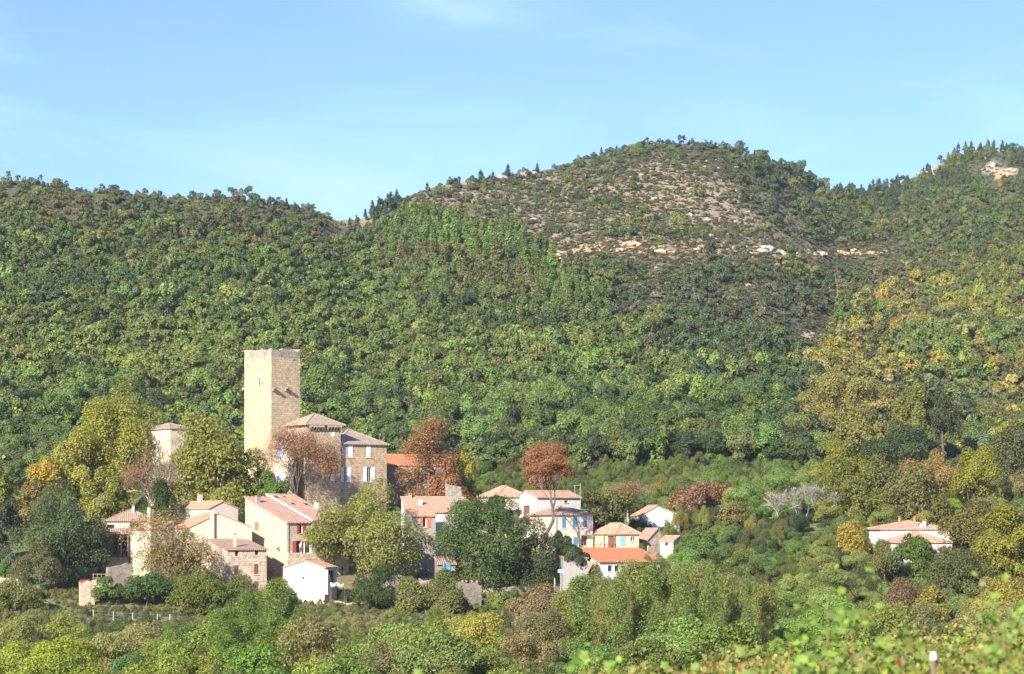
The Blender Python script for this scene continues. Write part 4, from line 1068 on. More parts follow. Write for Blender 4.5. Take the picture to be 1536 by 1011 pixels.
def house_blue():
    H_ = House('house', 'two storey house with bright blue shutters and brown hip roof', 833, 771.5, 408, 24, 795, 889.5, ('hip', 1.35, .85), 'beige', 'tile_brown', over=.4)
    for q in ((843, 776, 848.5, 791.5), (859, 775, 865.5, 791), (874.5, 775, 880, 790.5)): H_.closed('R', *q, 'sh_blue')
    H_.closed('R', 860, 806, 866.5, 818.5, 'sh_blue'); H_.window('R', 872, 804, 880.5, 818.5, 'wood', 'door', 'glass')
    H_.window('R', 845, 805, 851, 818, None, 'opening', 'dark')
    t0, t1, z0, z1 = H_.rect('R', 871, 802.8, 884, 801.8); mb = MB(); H_.fbox(mb, 'R', t0, t1, z0, z1, .003, .8); mb.build('door_hood', M['stone_trim'], H_.root)
    mb = MB(); H_.fbox(mb, 'R', .12, .24, 0, H_.ze - .1, .01, .13); mb.build('downpipe', M['metal'], H_.root)
    H_.finish()
house_blue()
def house_terrace():
    H_ = House('house', 'cream house with light blue shutter and pergola terrace beside the blue shuttered house', 926, 799.5, 402, 20, 890, 958.5, ('hip', 1.5, .8), 'cream', 'tile_pink', over=.35)
    H_.closed('R', 930, 804.5, 938, 818.5, 'sh_lightblue', False); H_.window('R', 946, 805, 952.5, 812, 'sh_white')
    H_.window('L', 911, 804, 921, 823, 'wood', 'door', 'sh_brown')
    # terrace on the left: slab, balustrade, posts and beam of the pergola
    zt = H_.at('L', 915, 823)[1]; d = 4.2
    mb = MB(); mb.box(-d, -.004, .3, H_.D, 0, zt); mb.build('terrace', M['white'], H_.root)
    mb = MB(); mb.box(-d, -d + .12, .3, H_.D, zt + .002, zt + .12); mb.box(-d, -.1, .3, .42, zt + .75, zt + .85)
    for i in range(14): x = -d + .2 + i * (d - .4) / 13; mb.box(x - .025, x + .025, .33, .39, zt + .002, zt + .749)
    mb.build('railing', M['sh_brown'], H_.root)
    pg = MB()
    for i in range(3): y = .5 + i * (H_.D - 1) / 2; pg.box(-d + .1, -.01, y - .06, y + .06, zt + 2.2, zt + 2.35)
    pg.build('pergola_beam', M['wood'], H_.root)
    for x, y in ((-d + .2, .5), (-d / 2, .5), (-.25, .5), (-d + .2, H_.D - .5)): q = MB(); q.box(x - .07, x + .07, y - .055, y + .055, zt + .003, zt + 2.199); q.build('post', M['sh_brown'], H_.root)
    H_.finish()
house_terrace()
def house_brown_gable():
    H_ = House('house', 'small brown roofed stone house with dark gable below the white gable house', 972, 809.5, 406, 38, 955, 998, ('gableR', 1.75, .55), 'rubble_dark', 'tile_brown', over=.2)
    H_.window('L', 959.8, 810.5, 962.8, 816.5, 'wood'); H_.finish()
    G = House('shed', 'tiny tan outbuilding with a single square window beside the stone gable', 1010, 812, 401, 62, 990, 1018, ('shedL', .7), 'cream', 'tile_pink', over=.2, cat='shed')
    G.window('L', 997.5, 813.8, 1002, 818.6, 'wood'); G.finish()
house_brown_gable()
def house_white_big():
    H_ = House('house', 'white gable house with pink roof standing behind the brown roofed houses', 961, 773.5, 428, 14, 947, 1019.5, ('gableR', 1.7, .42), 'white', 'tile_pink', over=.15)
    H_.window('R', 999.5, 790, 1004.5, 797, 'wood'); H_.finish()
house_white_big()
def house_long_orange():
    H_ = House('outbuilding', 'long low outbuilding with vivid orange tiled roof and whitewashed shaded front', 898, 842.5, 391, 19, 868, 990, ('shedR', 2.0), 'white', 'tile_new', over=.5, cat='outbuilding', ridge_cap=False)
    for i, px in enumerate((912, 922, 933, 944, 955, 965)): H_.window('R', px, 848, px + 6, 857, None, 'opening', 'dark')
    t0, t1, z0, z1 = H_.rect('L', 882, 880, 897, 842)
    mb = MB(); H_.fbox(mb, 'L', .05, H_.D - .1, 0, H_.ze - .05, .003, .1); mb.build('brick_facing', M['brick'], H_.root)
    H_.finish()

    G = House('shed', 'grey rendered shed in shade under the ivy hedge left of the orange roof', 845, 838, 386, 8, None, 881, ('shedR', .3), 'grey', 'tile_brown', over=.1, cat='shed', depth=4, ridge_cap=False)  # shade of the dark tree is put into its grey plaster
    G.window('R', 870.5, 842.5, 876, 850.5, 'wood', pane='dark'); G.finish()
house_long_orange()
def house_right():
    H_ = House('house', 'lone white house with pink hip roof among the trees far right of the village', 1321, 794, 410, 8, None, 1424, ('hip', 1.3, .95), 'white', 'tile_pink', over=.3, depth=8.5)
    H_.closed('R', 1337.5, 805, 1341, 812.5, 'sh_orange', False)
    H_.chimney(.38, .5, .5, .3, 'terracotta'); H_.chimney(.6, .5, .5, .3, 'terracotta')
    H_.chimney(.66, .12, .9, .5, 'white')
    H_.finish()
    G = House('house', 'low front annex with pink hip roof before the lone white house', 1347, 813.5, 398, 14, None, 1428, ('hip', 1.65, .95), 'white', 'tile_pink', over=.3, depth=8)
    G.window('R', 1412, 820, 1420, 836, 'wood', 'door', 'sh_orange'); G.finish()
    p = P(1379.5, 790, 408.2); r = empty('satellite_dish', p, 0, 'grey satellite dish on the roof edge of the lone white house', 'satellite dish')
    mb = MB(); mb.tube((0, 0, -1.3), (0, 0, .1), .03, .03); mb.build('mast', M['metal'], r)
    mb = MB(); q = [Vector((.42 * math.cos(i * .524), -.12, .42 * math.sin(i * .524) + .25)) for i in range(12)]
    for i in range(12): mb.poly([q[i], q[(i + 1) % 12], (0, .05, .25)]); mb.poly([q[(i + 1) % 12] + Vector((0, .03, 0)), q[i] + Vector((0, .03, 0)), (0, .08, .25)])
    mb.build('dish', M['metal'], r)
house_right()
# ---- walls, terraces and small things --------------------------------------------
def stone_wall(name, label, pa, ya, pb, yb, ta, tb, m, thick=.6, zb=None, cat='wall', cope=True):
    A = P(pa, ta, ya); B = P(pb, tb, yb)
    base = zb if zb is not None else min(hz(A.x, A.y), hz(B.x, B.y)) - .8
    d = Vector((B.x - A.x, B.y - A.y, 0)); L_ = d.length
    r = empty(name, (A.x, A.y, base), math.atan2(d.y, d.x), label, cat)
    za, zb_ = A.z - base, B.z - base; rng = random.Random(int(pa)); n = max(4, int(L_ / .7)); mb = MB()
    h = [za + (zb_ - za) * i / n + rng.uniform(-.26, .16) for i in range(n + 1)]
    for i in range(n):
        x0, x1 = L_ * i / n, L_ * (i + 1) / n
        for y in (0, thick): mb.poly([(x0, y, 0), (x1, y, 0), (x1, y, h[i + 1]), (x0, y, h[i])], [(x0, 0), (x1, 0), (x1, h[i + 1]), (x0, h[i])])
        mb.poly([(x0, 0, h[i]), (x1, 0, h[i + 1]), (x1, thick, h[i + 1]), (x0, thick, h[i])])
    mb.poly([(0, 0, 0), (0, thick, 0), (0, thick, h[0]), (0, 0, h[0])]); mb.poly([(L_, 0, 0), (L_, thick, 0), (L_, thick, h[n]), (L_, 0, h[n])])
    mb.build('masonry', M[m], r)
    return r, L_
def terrace_wall():
    # the terrace before the red door: front and right walls, filled
    H_ = House('terrace', 'stone terrace with high retaining wall below the red shuttered door', 432, 829.5, 391.5, 33, None, 523, ('flat',), 'rubble', None, cat='terrace', depth=5.5)
    H_.open['R'].append(H_.rect('R', 512.8, 850, 515.2, 856)); H_.wallmb().build('masonry', M['rubble'], H_.root)
    W, D, ze = H_.W, H_.D, H_.ze
    mb = MB(); mb.poly([(0, 0, ze - .02), (W, 0, ze - .02), (W, D, ze - .02), (0, D, ze - .02)]); mb.build('paving', M['stone_trim'], H_.root)
    t0, t1, z0, z1 = H_.rect('R', 512.8, 850, 515.2, 856); mb = MB(); H_.fbox(mb, 'R', t0, t1, z0, z1, -.3, -.25); mb.build('slit', M['dark'], H_.root)
    # white posts and lattice of the small pergola on the terrace
    r = empty('pergola', H_.root.matrix_basis @ Vector((5.2, 2.2, ze)), H_.a, 'white framed pergola on the stone terrace beside the red door', 'pergola')
    for x, y in ((0, 0), (3.2, 0), (0, 2), (3.2, 2)): q = MB(); q.box(x - .06, x + .06, y - .06, y + .06, 0, 2); q.build('post', M['white_paint'], r)
    q = MB(); q.box(-.1, 3.3, -.06, .06, 2.002, 2.14); q.box(-.1, 3.3, 1.94, 2.06, 2.002, 2.14); q.build('beam', M['white_paint'], r)
    return H_, W, D, ze
HT = terrace_wall()
stone_wall('wall', 'pinkish stone pillar wall in front of the cedar with a red cloth on top', 120, 372, 142, 373, 873, 872, 'rubble')
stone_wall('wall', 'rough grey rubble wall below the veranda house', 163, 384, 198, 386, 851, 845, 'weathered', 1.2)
stone_wall('wall', 'low pale garden wall beside the green lawn at far left', -8, 383, 27, 384, 866, 865, 'rubble', .4)
stone_wall('wall', 'crumbling beige wall between the lawn and the cedar trunk', 27, 378, 60, 381, 868, 880, 'rubble', .8)
stone_wall('wall', 'low stone wall under the wooden railing', 138, 380, 165, 381, 869, 868, 'rubble', .5)
stone_wall('wall', 'pale retaining wall dappled with shade under the olive tree', 574, 379, 640, 381, 856, 874, 'weathered', .6)  # dark stone colour stands in for the olive tree's shade
stone_wall('wall', 'shaded garden wall between the olive tree and the tall grey buttress', 628, 380, 690, 378, 868, 878, 'weathered', .5)  # tree shade on this wall is put into the darker stone
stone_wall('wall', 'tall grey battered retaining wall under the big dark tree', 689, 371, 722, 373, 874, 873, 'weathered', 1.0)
stone_wall('wall', 'dark shaded wall beneath the big dark green tree', 722, 384, 790, 387, 882, 880, 'weathered', .5)  # stone chosen dark to paint in the shade of the tree
stone_wall('wall', 'low stone wall beside the ruined house under its tarpaulin', 500, 371, 545, 372, 902, 905, 'rubble', .5)
def garden_shed():
    H_ = House('shed', 'lean-to shed in shade with blue things under it between grey house and big tree', 656, 846, 384, 10, None, 683, ('shedR', .9), 'weathered', 'tile_brown', over=.4, cat='shed', depth=3, ridge_cap=False)
    H_.window('R', 664, 849, 676, 871, 'wood', 'opening', 'dark'); H_.finish()
    p = P(670, 850, 382.5); r = empty('tarpaulin', p, 0, 'bright blue tarpaulin hanging before the lean-to shed', 'tarpaulin')
    V = []; n = 8
    mb = MB()
    g = random.Random(2); gr = [[(i * .18 - .6, -.15 * math.sin(i * 1.3) - .1 * g.random(), .5 - j * .22) for i in range(n)] for j in range(6)]
    for j in range(5):
        for i in range(n - 1): mb.poly([gr[j][i], gr[j][i + 1], gr[j + 1][i + 1], gr[j + 1][i]])
    mb.build('sheet', M['sh_blue'], r)
garden_shed()
def post_rail_fence():
    pts = [(140, 872, 381), (146, 872, 381), (152, 871, 381), (158, 871, 381), (165, 870, 381.5)]
    r = empty('railing', P(152, 871, 380.6), 0, 'brown wooden railing on the low wall left of the rubble wall', 'railing')
    for a, b, c in pts:
        p = P(a, b, 380.6) - r.location; q = MB(); q.box(p.x - .06, p.x + .06, -.06, .06, -.3, 1.15); q.build('post', M['wood'], r)
    q = MB(); a = P(138, 862, 380.6) - r.location; b = P(167, 861, 380.6) - r.location
    q.box(a.x, b.x, -.115, -.062, .95, 1.08); q.box(a.x, b.x, -.115, -.062, .4, .52); q.build('rail', M['wood'], r)
post_rail_fence()
def wire_fence():
    ps = [(170, 345), (199, 343), (236, 340), (255, 338), (140, 347)]
    lab = ['thin pale fence post below the rubble wall', 'pale fence post left of the walnut trunk', 'pale fence post right below the walnut trunk', 'pale fence post beside the fresh green bush', 'leftmost pale fence post below the pink pillar wall']
    rs = []
    tops = []
    for (px, Y), lb in zip(ps, lab):
        x = Xat(px, Y); h = hz(x, Y)
        r = empty('fence_post', (x, Y, h), 0, lb, 'fence post', 'pale posts of the wire fence')
        q = MB(); q.box(-.045, .045, -.045, .045, -.3, 1.35); q.build('shaft', M['wood_pale'], r)
        q = MB(); q.box(-.055, .055, -.055, .055, 1.351, 1.39); q.build('cap', M['metal'], r); tops.append((x, Y, h))
    tops.sort()
    o = None; mb = MB()
    c = Vector(tops[0])
    for a, b in zip(tops, tops[1:]):
        for zz in (.4, .8, 1.25): mb.tube(Vector(a) - c + Vector((0, -.09, zz)), Vector(b) - c + Vector((0, -.09, zz)), .011, .011, 4)
    tag(mb.build('fence_wire', M['metal'], None, c), 'thin grey wires strung between the pale fence posts', 'wire')
wire_fence()
def antenna():
    p = P(870.5, 766, 421); r = empty('antenna', p, 0, 'tall television antenna mast beside the white gabled house', 'antenna')
    q = MB(); q.tube((0, 0, -1.5), (0, 0, 4.8), .045, .035); q.build('mast', M['metal'], r)
    q = MB(); q.box(-1.2, .1, -.03, .03, 4.35, 4.43)
    for i in range(6): q.box(-1.15 + i * .22, -1.11 + i * .22, -.3, .3, 4.434, 4.47)
    q.build('aerial', M['metal'], r)
    q = MB(); q.tube((-.95, 0, 2.6), (-.95, 0, 4.345), .035, .035); q.build('side_mast', M['metal'], r)
antenna()
def blue_sign():
    Y = 378; p = P(841, 857, Y); r = empty('sign', (p.x, Y, hz(p.x, Y)), 0, 'small light blue panel on a post in shade below the grey shed', 'sign')
    h = p.z - r.location.z
    q = MB(); q.box(-.45, .45, -.04, .04, h - .25, h + .3); q.build('panel', M['sh_lightblue'], r)
    q = MB(); q.box(-.05, .05, .041, .12, -.3, h + .2); q.build('post', M['metal'], r)
    Y = 360; x = Xat(832, Y); h = hz(x, Y); r = empty('pole', (x, Y, h), 0, 'thin white pole standing at the edge of the dark shade', 'pole')
    q = MB(); q.tube((0, 0, -.3), (0, 0, (HZ - 868) / F * Y - h), .08, .06, 8); q.build('shaft', M['white_paint'], r)
    q = MB(); q.tube((0, 0, (HZ - 868) / F * Y - h + .001), (0, 0, (HZ - 867) / F * Y - h), .09, .05, 8); q.build('cap', M['metal'], r)
blue_sign()
def tarp_canopy():
    Y = 371; p = P(507, 882, Y); r = empty('canopy', (p.x, Y, p.z), .15, 'sagging grey tarpaulin canopy on poles beside the ruined house', 'canopy')
    mb = MB(); k = Y / F
    g = [[((i - 3) * 3.4 * k, j * .6, (3 - .5 * abs(i - 2)) * k * 1.1 - .12 * math.sin(i * 2.1 + j) + .12 * j) for i in range(7)] for j in range(5)]
    pol = [[g[j][i], g[j][i + 1], g[j + 1][i + 1], g[j + 1][i]] for j in range(4) for i in range(6)]
    mb.slab(pol, .05); mb.build('sheet', M['pinkish'], r)
    for i, j in ((0, 0), (6, 0), (0, 4), (6, 4)):
        q = MB(); b = g[j][i]; q.tube((b[0], b[1], -3), (b[0], b[1], b[2] - .06), .05, .05); q.build('pole', M['wood'], r)
    p = P(524, 893, 370); r = empty('tarpaulin', p, 0, 'crumpled blue plastic sheet lying beside the ruined house', 'tarpaulin')
    rng = np.random.default_rng(2); mb = MB(); g = [[(i * .2 - .5, j * .2 - .2, .25 * rng.random() - .1 * i) for i in range(6)] for j in range(4)]
    for j in range(3):
        for i in range(5): mb.poly([g[j][i], g[j][i + 1], g[j + 1][i + 1], g[j + 1][i]])
    mb.build('sheet', M['sh_blue'], r)
tarp_canopy()
M['cloth_red'] = plain_mat('dark_red_cloth', (.2, .03, .025), .9, .2)
def red_cloth():
    p = P(128, 870.5, 373); r = empty('cloth', p, 0, 'dark red cloth spread over the pink pillar wall', 'cloth')
    rng = np.random.default_rng(4); mb = MB(); g = [[(i * .28 - 1.0, j * .25 - .3, .14 * rng.random() - .4 * (j == 0) - .25 * (i in (0, 7))) for i in range(8)] for j in range(4)]
    for j in range(3):
        for i in range(7): mb.poly([g[j][i], g[j][i + 1], g[j + 1][i + 1], g[j + 1][i]])
    mb.build('fabric', M['cloth_red'], r)
red_cloth()
def flowerpots():
    for i, px in enumerate((694, 700, 708, 716)):
        Y = 372.2; p = P(px, 873.5, Y); r = empty('flowerpot', p, 0, ['leftmost terracotta pot on the grey buttress wall', 'terracotta pot second from the left on the grey buttress wall', 'terracotta pot third from the left on the grey buttress wall', 'rightmost terracotta pot on the grey buttress wall'][i], 'flowerpot', 'pots along the buttress wall')
        q = MB(); q.tube((0, 0, 0), (0, 0, .32), .15, .22, 8); q.build('pot', M['terracotta'], r)
        g = np.random.default_rng(i); n = 60; V, Q = leaf_quads(g, g.normal(0, .16, (n, 3)) + [0, 0, .5], g.normal(0, 1, (n, 3)), .08); o = link('plant', npmesh('plant', V, Q, M['leaf']), r); o['tint'] = (.12, .16, .04)
flowerpots()
# ---- a person standing in the red shuttered doorway --------------------------------
def person():
    H_ = HRED; t, zz = H_.at('R', 449, 829); zz = HT[3] + HT[0].zb - H_.zb
    w = H_.root.matrix_basis @ Vector((t, -.35, zz))
    r = empty('person', w, H_.a, 'person in a pale top and blue trousers standing in the red shuttered doorway', 'person')
    V = [(0, 0, .95), (0, 0, 1.15), (0, 0, 1.38), (0, -.01, 1.5), (0, -.02, 1.62), (0, -.02, 1.74)]
    E = [(0, 1), (1, 2), (2, 3), (3, 4), (4, 5)]; Rr = [.15, .13, .16, .06, .1, .085]
    for s in (-1, 1):
        b = len(V); V += [(.19 * s, 0, 1.4), (.25 * s, .02, 1.12), (.22 * s, -.1, .88), (.21 * s, -.14, .8)]; E += [(2, b), (b, b + 1), (b + 1, b + 2), (b + 2, b + 3)]; Rr += [.065, .048, .035, .03]
        for f in range(5):
            c = len(V); V += [(.21 * s + (f - 2) * .017, -.165, .75 - .01 * (f == 2)), (.21 * s + (f - 2) * .019, -.17, .71)]; E += [(b + 3, c), (c, c + 1)]; Rr += [.009, .008]
        b = len(V); V += [(.1 * s, 0, .88), (.11 * s, -.01, .5), (.11 * s, .01, .1), (.12 * s, -.12, .05)]; E += [(0, b), (b, b + 1), (b + 1, b + 2), (b + 2, b + 3)]; Rr += [.1, .07, .045, .04]
    me = bpy.data.meshes.new('body'); me.from_pydata(V, E, []); me.materials.append(plain_mat('skin', (.55, .36, .27), .6, .1))
    o = link('body', me, r); sk = o.modifiers.new('skin', 'SKIN'); o.modifiers.new('smooth', 'SUBSURF').render_levels = 1
    for i, v in enumerate(me.skin_vertices[0].data): v.radius = (Rr[i], Rr[i]); v.use_root = (i == 0)
    mb = MB(); P_ = [(1.46, .1), (1.4, .19), (1.2, .17), (.98, .19)]
    def ring(zv, rd, n=12): return [(rd * 1.15 * math.cos(k * 6.283 / n), rd * .85 * math.sin(k * 6.283 / n), zv) for k in range(n)]
    for (a, ra), (b, rb) in zip(P_, P_[1:]):
        A, B = ring(a, ra), ring(b, rb)
        for k in range(12): mb.poly([A[k], A[(k + 1) % 12], B[(k + 1) % 12], B[k]])
    mb.build('shirt', plain_mat('pale_shirt', (.6, .5, .48), .9, .1), r)
    mb = MB()
    for s in (-1, 1): mb.tube((.1 * s, 0, .97), (.11 * s, -.01, .5), .125, .095, 10); mb.tube((.11 * s, -.01, .499), (.11 * s, .01, .1), .095, .075, 10)
    mb.build('trousers', plain_mat('blue_trousers', (.1, .16, .32), .9, .15), r)
    mb = MB()
    for (a, ra), (b, rb) in (((1.68, .115), (1.76, .11)), ((1.76, .11), (1.83, .06)), ((1.83, .06), (1.85, .005))):
        A = [(x, y * 1.1 + .01, zv) for x, y, zv in ring(a, ra)]; B = [(x, y * 1.1 + .01, zv) for x, y, zv in ring(b, rb)]
        for k in range(12): mb.poly([A[k], A[(k + 1) % 12], B[(k + 1) % 12], B[k]])
    mb.build('hair', M['sh_brown'], r)
    mb = MB(); mb.tube((0, -.12, 1.66), (0, -.15, 1.64), .02, .012, 5); mb.build('nose', M['beige'], r)
person()
# ------------------------------------------------------------------ trees of the village and the slopes, each its own
def big_tree(label, x0, x1, yt, yb, Y, kind='round', tint='G1', n=6500, leaf=.24, nl=28, bark='bark', gy=None, seed=None, depth=1.0, name='tree', group=None, limbs=7, wild=.6, tr=None, asp=(.5, .9)):
    seed = seed if seed is not None else int(x0 * 7 + yt)
    rng = np.random.default_rng(abs(seed)); k = Y / F; n = int(n * 2.1); leaf *= .68
    cx = Xat((x0 + x1) / 2, Y); rad = (x1 - x0) / 2 * k; zt = (HZ - yt) * k; zb = (HZ - yb) * k
    g = hz(cx, Y) if gy is None else (HZ - gy) * k
    H = zt - zb; tint = T[tint] if isinstance(tint, str) else tint
    r = empty(name, (cx, Y, g), 0, label, 'tree' if name == 'tree' else 'shrub', group)
    (V, Q), Ls = crown(rng, kind, nl, n, rad, H, leaf, wild, asp)
    lo, hi = np.percentile(V, 1.2, 0), np.percentile(V, 98.8, 0)
    fx = 2 * rad / (hi[0] - lo[0]); ox = -(hi[0] + lo[0]) / 2 * fx; fz = H / (hi[2] - lo[2]); oz = -lo[2] * fz
    V = V * [fx, fx * depth, fz] + [ox, 0, oz + zb - g]
    c = link('crown' if name == 'tree' else 'foliage', npmesh('crown', V, Q, M['leaf']), r); c['tint'] = jit_tint(rng, tint, .03)
    mb = MB(); tr = tr or max(.12, H * .026); top = zb - g + H * (.55 if kind != 'cone' else .9)
    limb_mesh(mb, bend(rng, (0, 0, -.8), (0, 0, top), .02, 4), tr, tr * .4, 7)
    for l in sorted(Ls, key=lambda l: -l[3])[:limbs]:
        z0 = max(.5, (zb - g) * .8 + rng.uniform(0, .35) * H); z0 = min(z0, top * .95)
        limb_mesh(mb, bend(rng, (0, 0, z0), (l[0] * rad * fx + ox, l[1] * rad * fx * depth, l[2] * H * fz + oz + zb - g), .05), tr * .45, tr * .12, 5)
    mb.build('trunk' if name == 'tree' else 'stem', M[bark], r)
    return r

def sparse_tree(label, x0, x1, yt, yb, Y, tint, leaves=1500, leaf=.14, bark='bark', depth=5, gy=None, seed=1, spread=1.0, jitter=.5, group=None, r0=.22, up=.35, trunk=.25, fork=(2, 4)):
    rng = np.random.default_rng(seed); k = Y / F
    cx = Xat((x0 + x1) / 2, Y); g = hz(cx, Y) if gy is None else (HZ - gy) * k
    H = (HZ - yt) * k - g
    seg, tips = branching(rng, 1.0, spread, depth, fork, trunk, up, 1.0)
    P_ = np.array([s[0] for s in seg] + [s[1] for s in seg]); hi = np.percentile(tips, 98, 0); lo = np.percentile(tips, 2, 0)
    sx = (x1 - x0) * k / (hi[0] - lo[0]) * .92; sy = sx * .9; sz = H / max(hi[2], .01); zlow = (HZ - yb) * k - g
    ox = -(hi[0] + lo[0]) / 2 * sx
    f = lambda p: (p[0] * sx + ox * min(1, max(0, p[2] * 2)), p[1] * sy, p[2] * sz)
    r = empty('tree', (cx, Y, g), 0, label, 'tree', group)
    mb = MB()
    for a, b, ra, rb in seg:
        A, B = f(a), f(b); mb.tube(A, B, max(.022, ra * r0), max(.018, rb * r0), 6 if ra > .4 else 4)
    a = f((0, 0, 0)); mb.tube((a[0], a[1], -.8), a, r0 * 1.1, r0, 6)
    mb.build('trunk', M[bark], r)
    if leaves:
        c = np.array([f(t) for t in tips]); c = c[rng.integers(0, len(c), leaves)] + rng.normal(0, jitter, (leaves, 3)) * [1, 1, .8]
        c = c[c[:, 2] > max(.5, zlow - .6)]
        o = np.tile([0, -.2, .5], (len(c), 1))
        V, Q = leaf_quads(rng, c, o, leaf)
        l = link('crown', npmesh('crown', V, Q, M['leaf']), r); l['tint'] = T[tint] if isinstance(tint, str) else tint
    return r

B = big_tree
# --- around the chateau
B('tall yellow-green plane tree left of the pale pavilion', 120, 236, 592, 748, 452, 'round', (.31, .325, .052), 11000, .27, 40, 'bark_plane', wild=.65)
B('lower yellow plane tree leaning out left below the tallest plane', 80, 165, 648, 762, 446, 'round', (.325, .32, .055), 6500, .26, 26, 'bark_plane')
B('broad yellow-green plane tree between the pavilion and the tower', 264, 382, 632, 765, 424, 'round', (.29, .325, .052), 11000, .26, 38, 'bark_plane', wild=.65)
B('bright golden poplar left of the plane trees', 44, 92, 690, 760, 440, 'round', (.42, .36, .06), 3600, .24, 18)
B('orange-brown tree below the golden poplar', 18, 78, 722, 800, 425, 'round', (.28, .2, .055), 3600, .24, 18)
B('yellow-green tree at the far left edge of the village', -30, 30, 696, 780, 430, 'round', (.26, .3, .06), 3800, .25, 18)
B('dark green bushy tree at far left beside the garden wall', -25, 32, 752, 845, 408, 'round', 'G3', 4200, .22, 18)
B('green and yellow tree behind the veranda house roof', 128, 190, 705, 778, 425, 'round', (.27, .275, .06), 4800, .23, 20)
sparse_tree('rust brown half bare tree below the pale pavilion', 172, 278, 662, 735, 432, (.3, .16, .095), 5200, .11, 'bark_pale', 6, None, 5, 1.15, .55, r0=.25)
sparse_tree('bare grey twiggy tree below the russet tree and left of the broad plane', 225, 300, 690, 752, 427, (.24, .18, .11), 2400, .11, 'bark_pale', 6, None, 15, 1.1, .55, r0=.2)
B('small dark green conical evergreen above the orange roofs', 212, 272, 720, 790, 414, 'bush', (.06, .105, .026), 4200, .17, 20)
sparse_tree('thin brown leaved tree before the gatehouse wall', 396, 470, 645, 735, 427, (.36, .21, .125), 9500, .115, 'bark', 6, None, 8, 1.0, .85, r0=.26)
sparse_tree('russet wispy tree against the gatehouse corner', 448, 508, 668, 752, 426, (.34, .2, .115), 10000, .115, 'bark', 6, None, 21, 1.0, .95, r0=.2)
B('small bright green tree at the foot of the tower', 366, 412, 688, 752, 424, 'round', (.15, .22, .035), 2600, .2, 14, 'bark_pale')
B('low green bush beside the roof chimney below the tower', 388, 432, 722, 752, 420, 'bush', (.15, .21, .04), 2200, .17, 12, name='shrub')
B('rust coloured chestnut in front of the long barn', 602, 682, 631, 775, 444, 'column', (.34, .185, .085), 8500, .2, 44, 'bark', wild=.65)
B('low rust brown tree at the right end of the barn', 640, 690, 690, 770, 440, 'round', (.32, .17, .075), 3600, .2, 18)
B('small yellow tree behind the ivy ruin', 672, 712, 678, 740, 446, 'round', (.3, .28, .04), 2600, .22, 14)
# --- middle of the village
B('large olive green lime tree left of the grey orange-shuttered house', 478, 628, 730, 858, 391, 'round', (.25, .265, .07), 11500, .2, 34, 'bark', wild=.65)
B('low olive limb of foliage beside the stone terrace', 462, 540, 772, 832, 394, 'round', (.22, .22, .055), 5200, .19, 22)
B('large dark green walnut in the middle of the village', 660, 790, 752, 890, 389, 'round', (.11, .17, .05), 14000, .19, 44, 'bark')
B('dark rounded tree with brownish top right of the large walnut', 762, 852, 782, 892, 391, 'round', (.085, .12, .045), 8500, .18, 30)
B('brown tinged upper bough of tree before the cream gable', 762, 806, 778, 830, 389, 'round', (.19, .125, .05), 2400, .18, 14)
B('light green young tree rising before the long pink roof', 680, 735, 752, 800, 397, 'round', (.21, .24, .06), 3400, .19, 18)
B('small green bush beside the balcony of the hip-roofed house', 732, 757, 744, 775, 418, 'bush', (.09, .15, .03), 1500, .16, 10, name='shrub')
sparse_tree('tall thin rust leaved tree rising from behind the blue shuttered house', 784, 856, 668, 740, 401, (.36, .175, .07), 13000, .12, 'bark', 6, 800, 3, .75, .42, r0=.3, trunk=.36)
B('rust coloured crown of a chestnut behind the white gabled house', 790, 845, 670, 732, 434, 'round', (.34, .17, .075), 4200, .2, 22)
B('round green bushy tree between the white gable and the terrace house', 878, 948, 737, 798, 421, 'round', (.19, .22, .05), 6000, .19, 26)
sparse_tree('wispy russet tree behind the round green tree', 912, 972, 728, 775, 438, (.34, .2, .115), 4200, .115, 'bark_pale', 6, None, 12, 1.1, .5)
B('left russet tree of the pair beyond the white gable house', 1006, 1060, 728, 800, 438, 'round', (.33, .18, .1), 3800, .2, 20, 'bark_pale')
B('right russet tree of the pair beyond the white gable house', 1045, 1104, 724, 798, 444, 'round', (.31, .17, .09), 3600, .2, 20, 'bark_pale')
B('dusty olive tree right of the russet pair', 1060, 1130, 755, 806, 430, 'round', (.24, .21, .07), 3600, .2, 18)
sparse_tree('left clump of bare pale grey trees', 1140, 1192, 738, 800, 432, 'GY', 500, .1, 'bark_pale', 7, 812, 31, .75, .5, trunk=.13, r0=.16)
sparse_tree('tall bare pale tree in the middle of the bare clump', 1172, 1238, 726, 800, 434, 'GY', 600, .1, 'bark_pale', 7, 812, 17, .7, .5, trunk=.13, r0=.18)
sparse_tree('bare pale tree at the right of the bare clump', 1205, 1262, 730, 800, 433, 'GY', 500, .1, 'bark_pale', 7, 812, 33, .75, .5, trunk=.13, r0=.16)
# --- lower left garden
B('big dark green cedar-like tree left of the veranda house', 32, 154, 732, 868, 390, 'round', (.11, .165, .065), 15000, .19, 46, 'bark', wild=.65, tr=.75)
B('low drooping dark bough of conifer left of the cedar trunk', 22, 95, 815, 872, 384, 'bush', (.15, .175, .06), 4200, .17, 20)
B('lower right dark foliage of tree beside the veranda', 90, 165, 780, 850, 392, 'round', (.1, .135, .055), 4800, .18, 24)
B('half bare brownish walnut tree before the cream houses', 196, 322, 768, 872, 380, 'round', (.29, .225, .1), 6000, .16, 34, 'bark_pale', wild=.65, limbs=18, tr=.4)
B('greener inner crown of tree inside the brownish walnut', 225, 300, 800, 868, 378.5, 'round', (.16, .18, .045), 3000, .16, 18, 'bark_pale', limbs=10)
B('dense dark green hedge bush below the rubble wall', 178, 262, 862, 898, 372, 'bush', (.07, .14, .035), 6000, .15, 30, name='shrub')
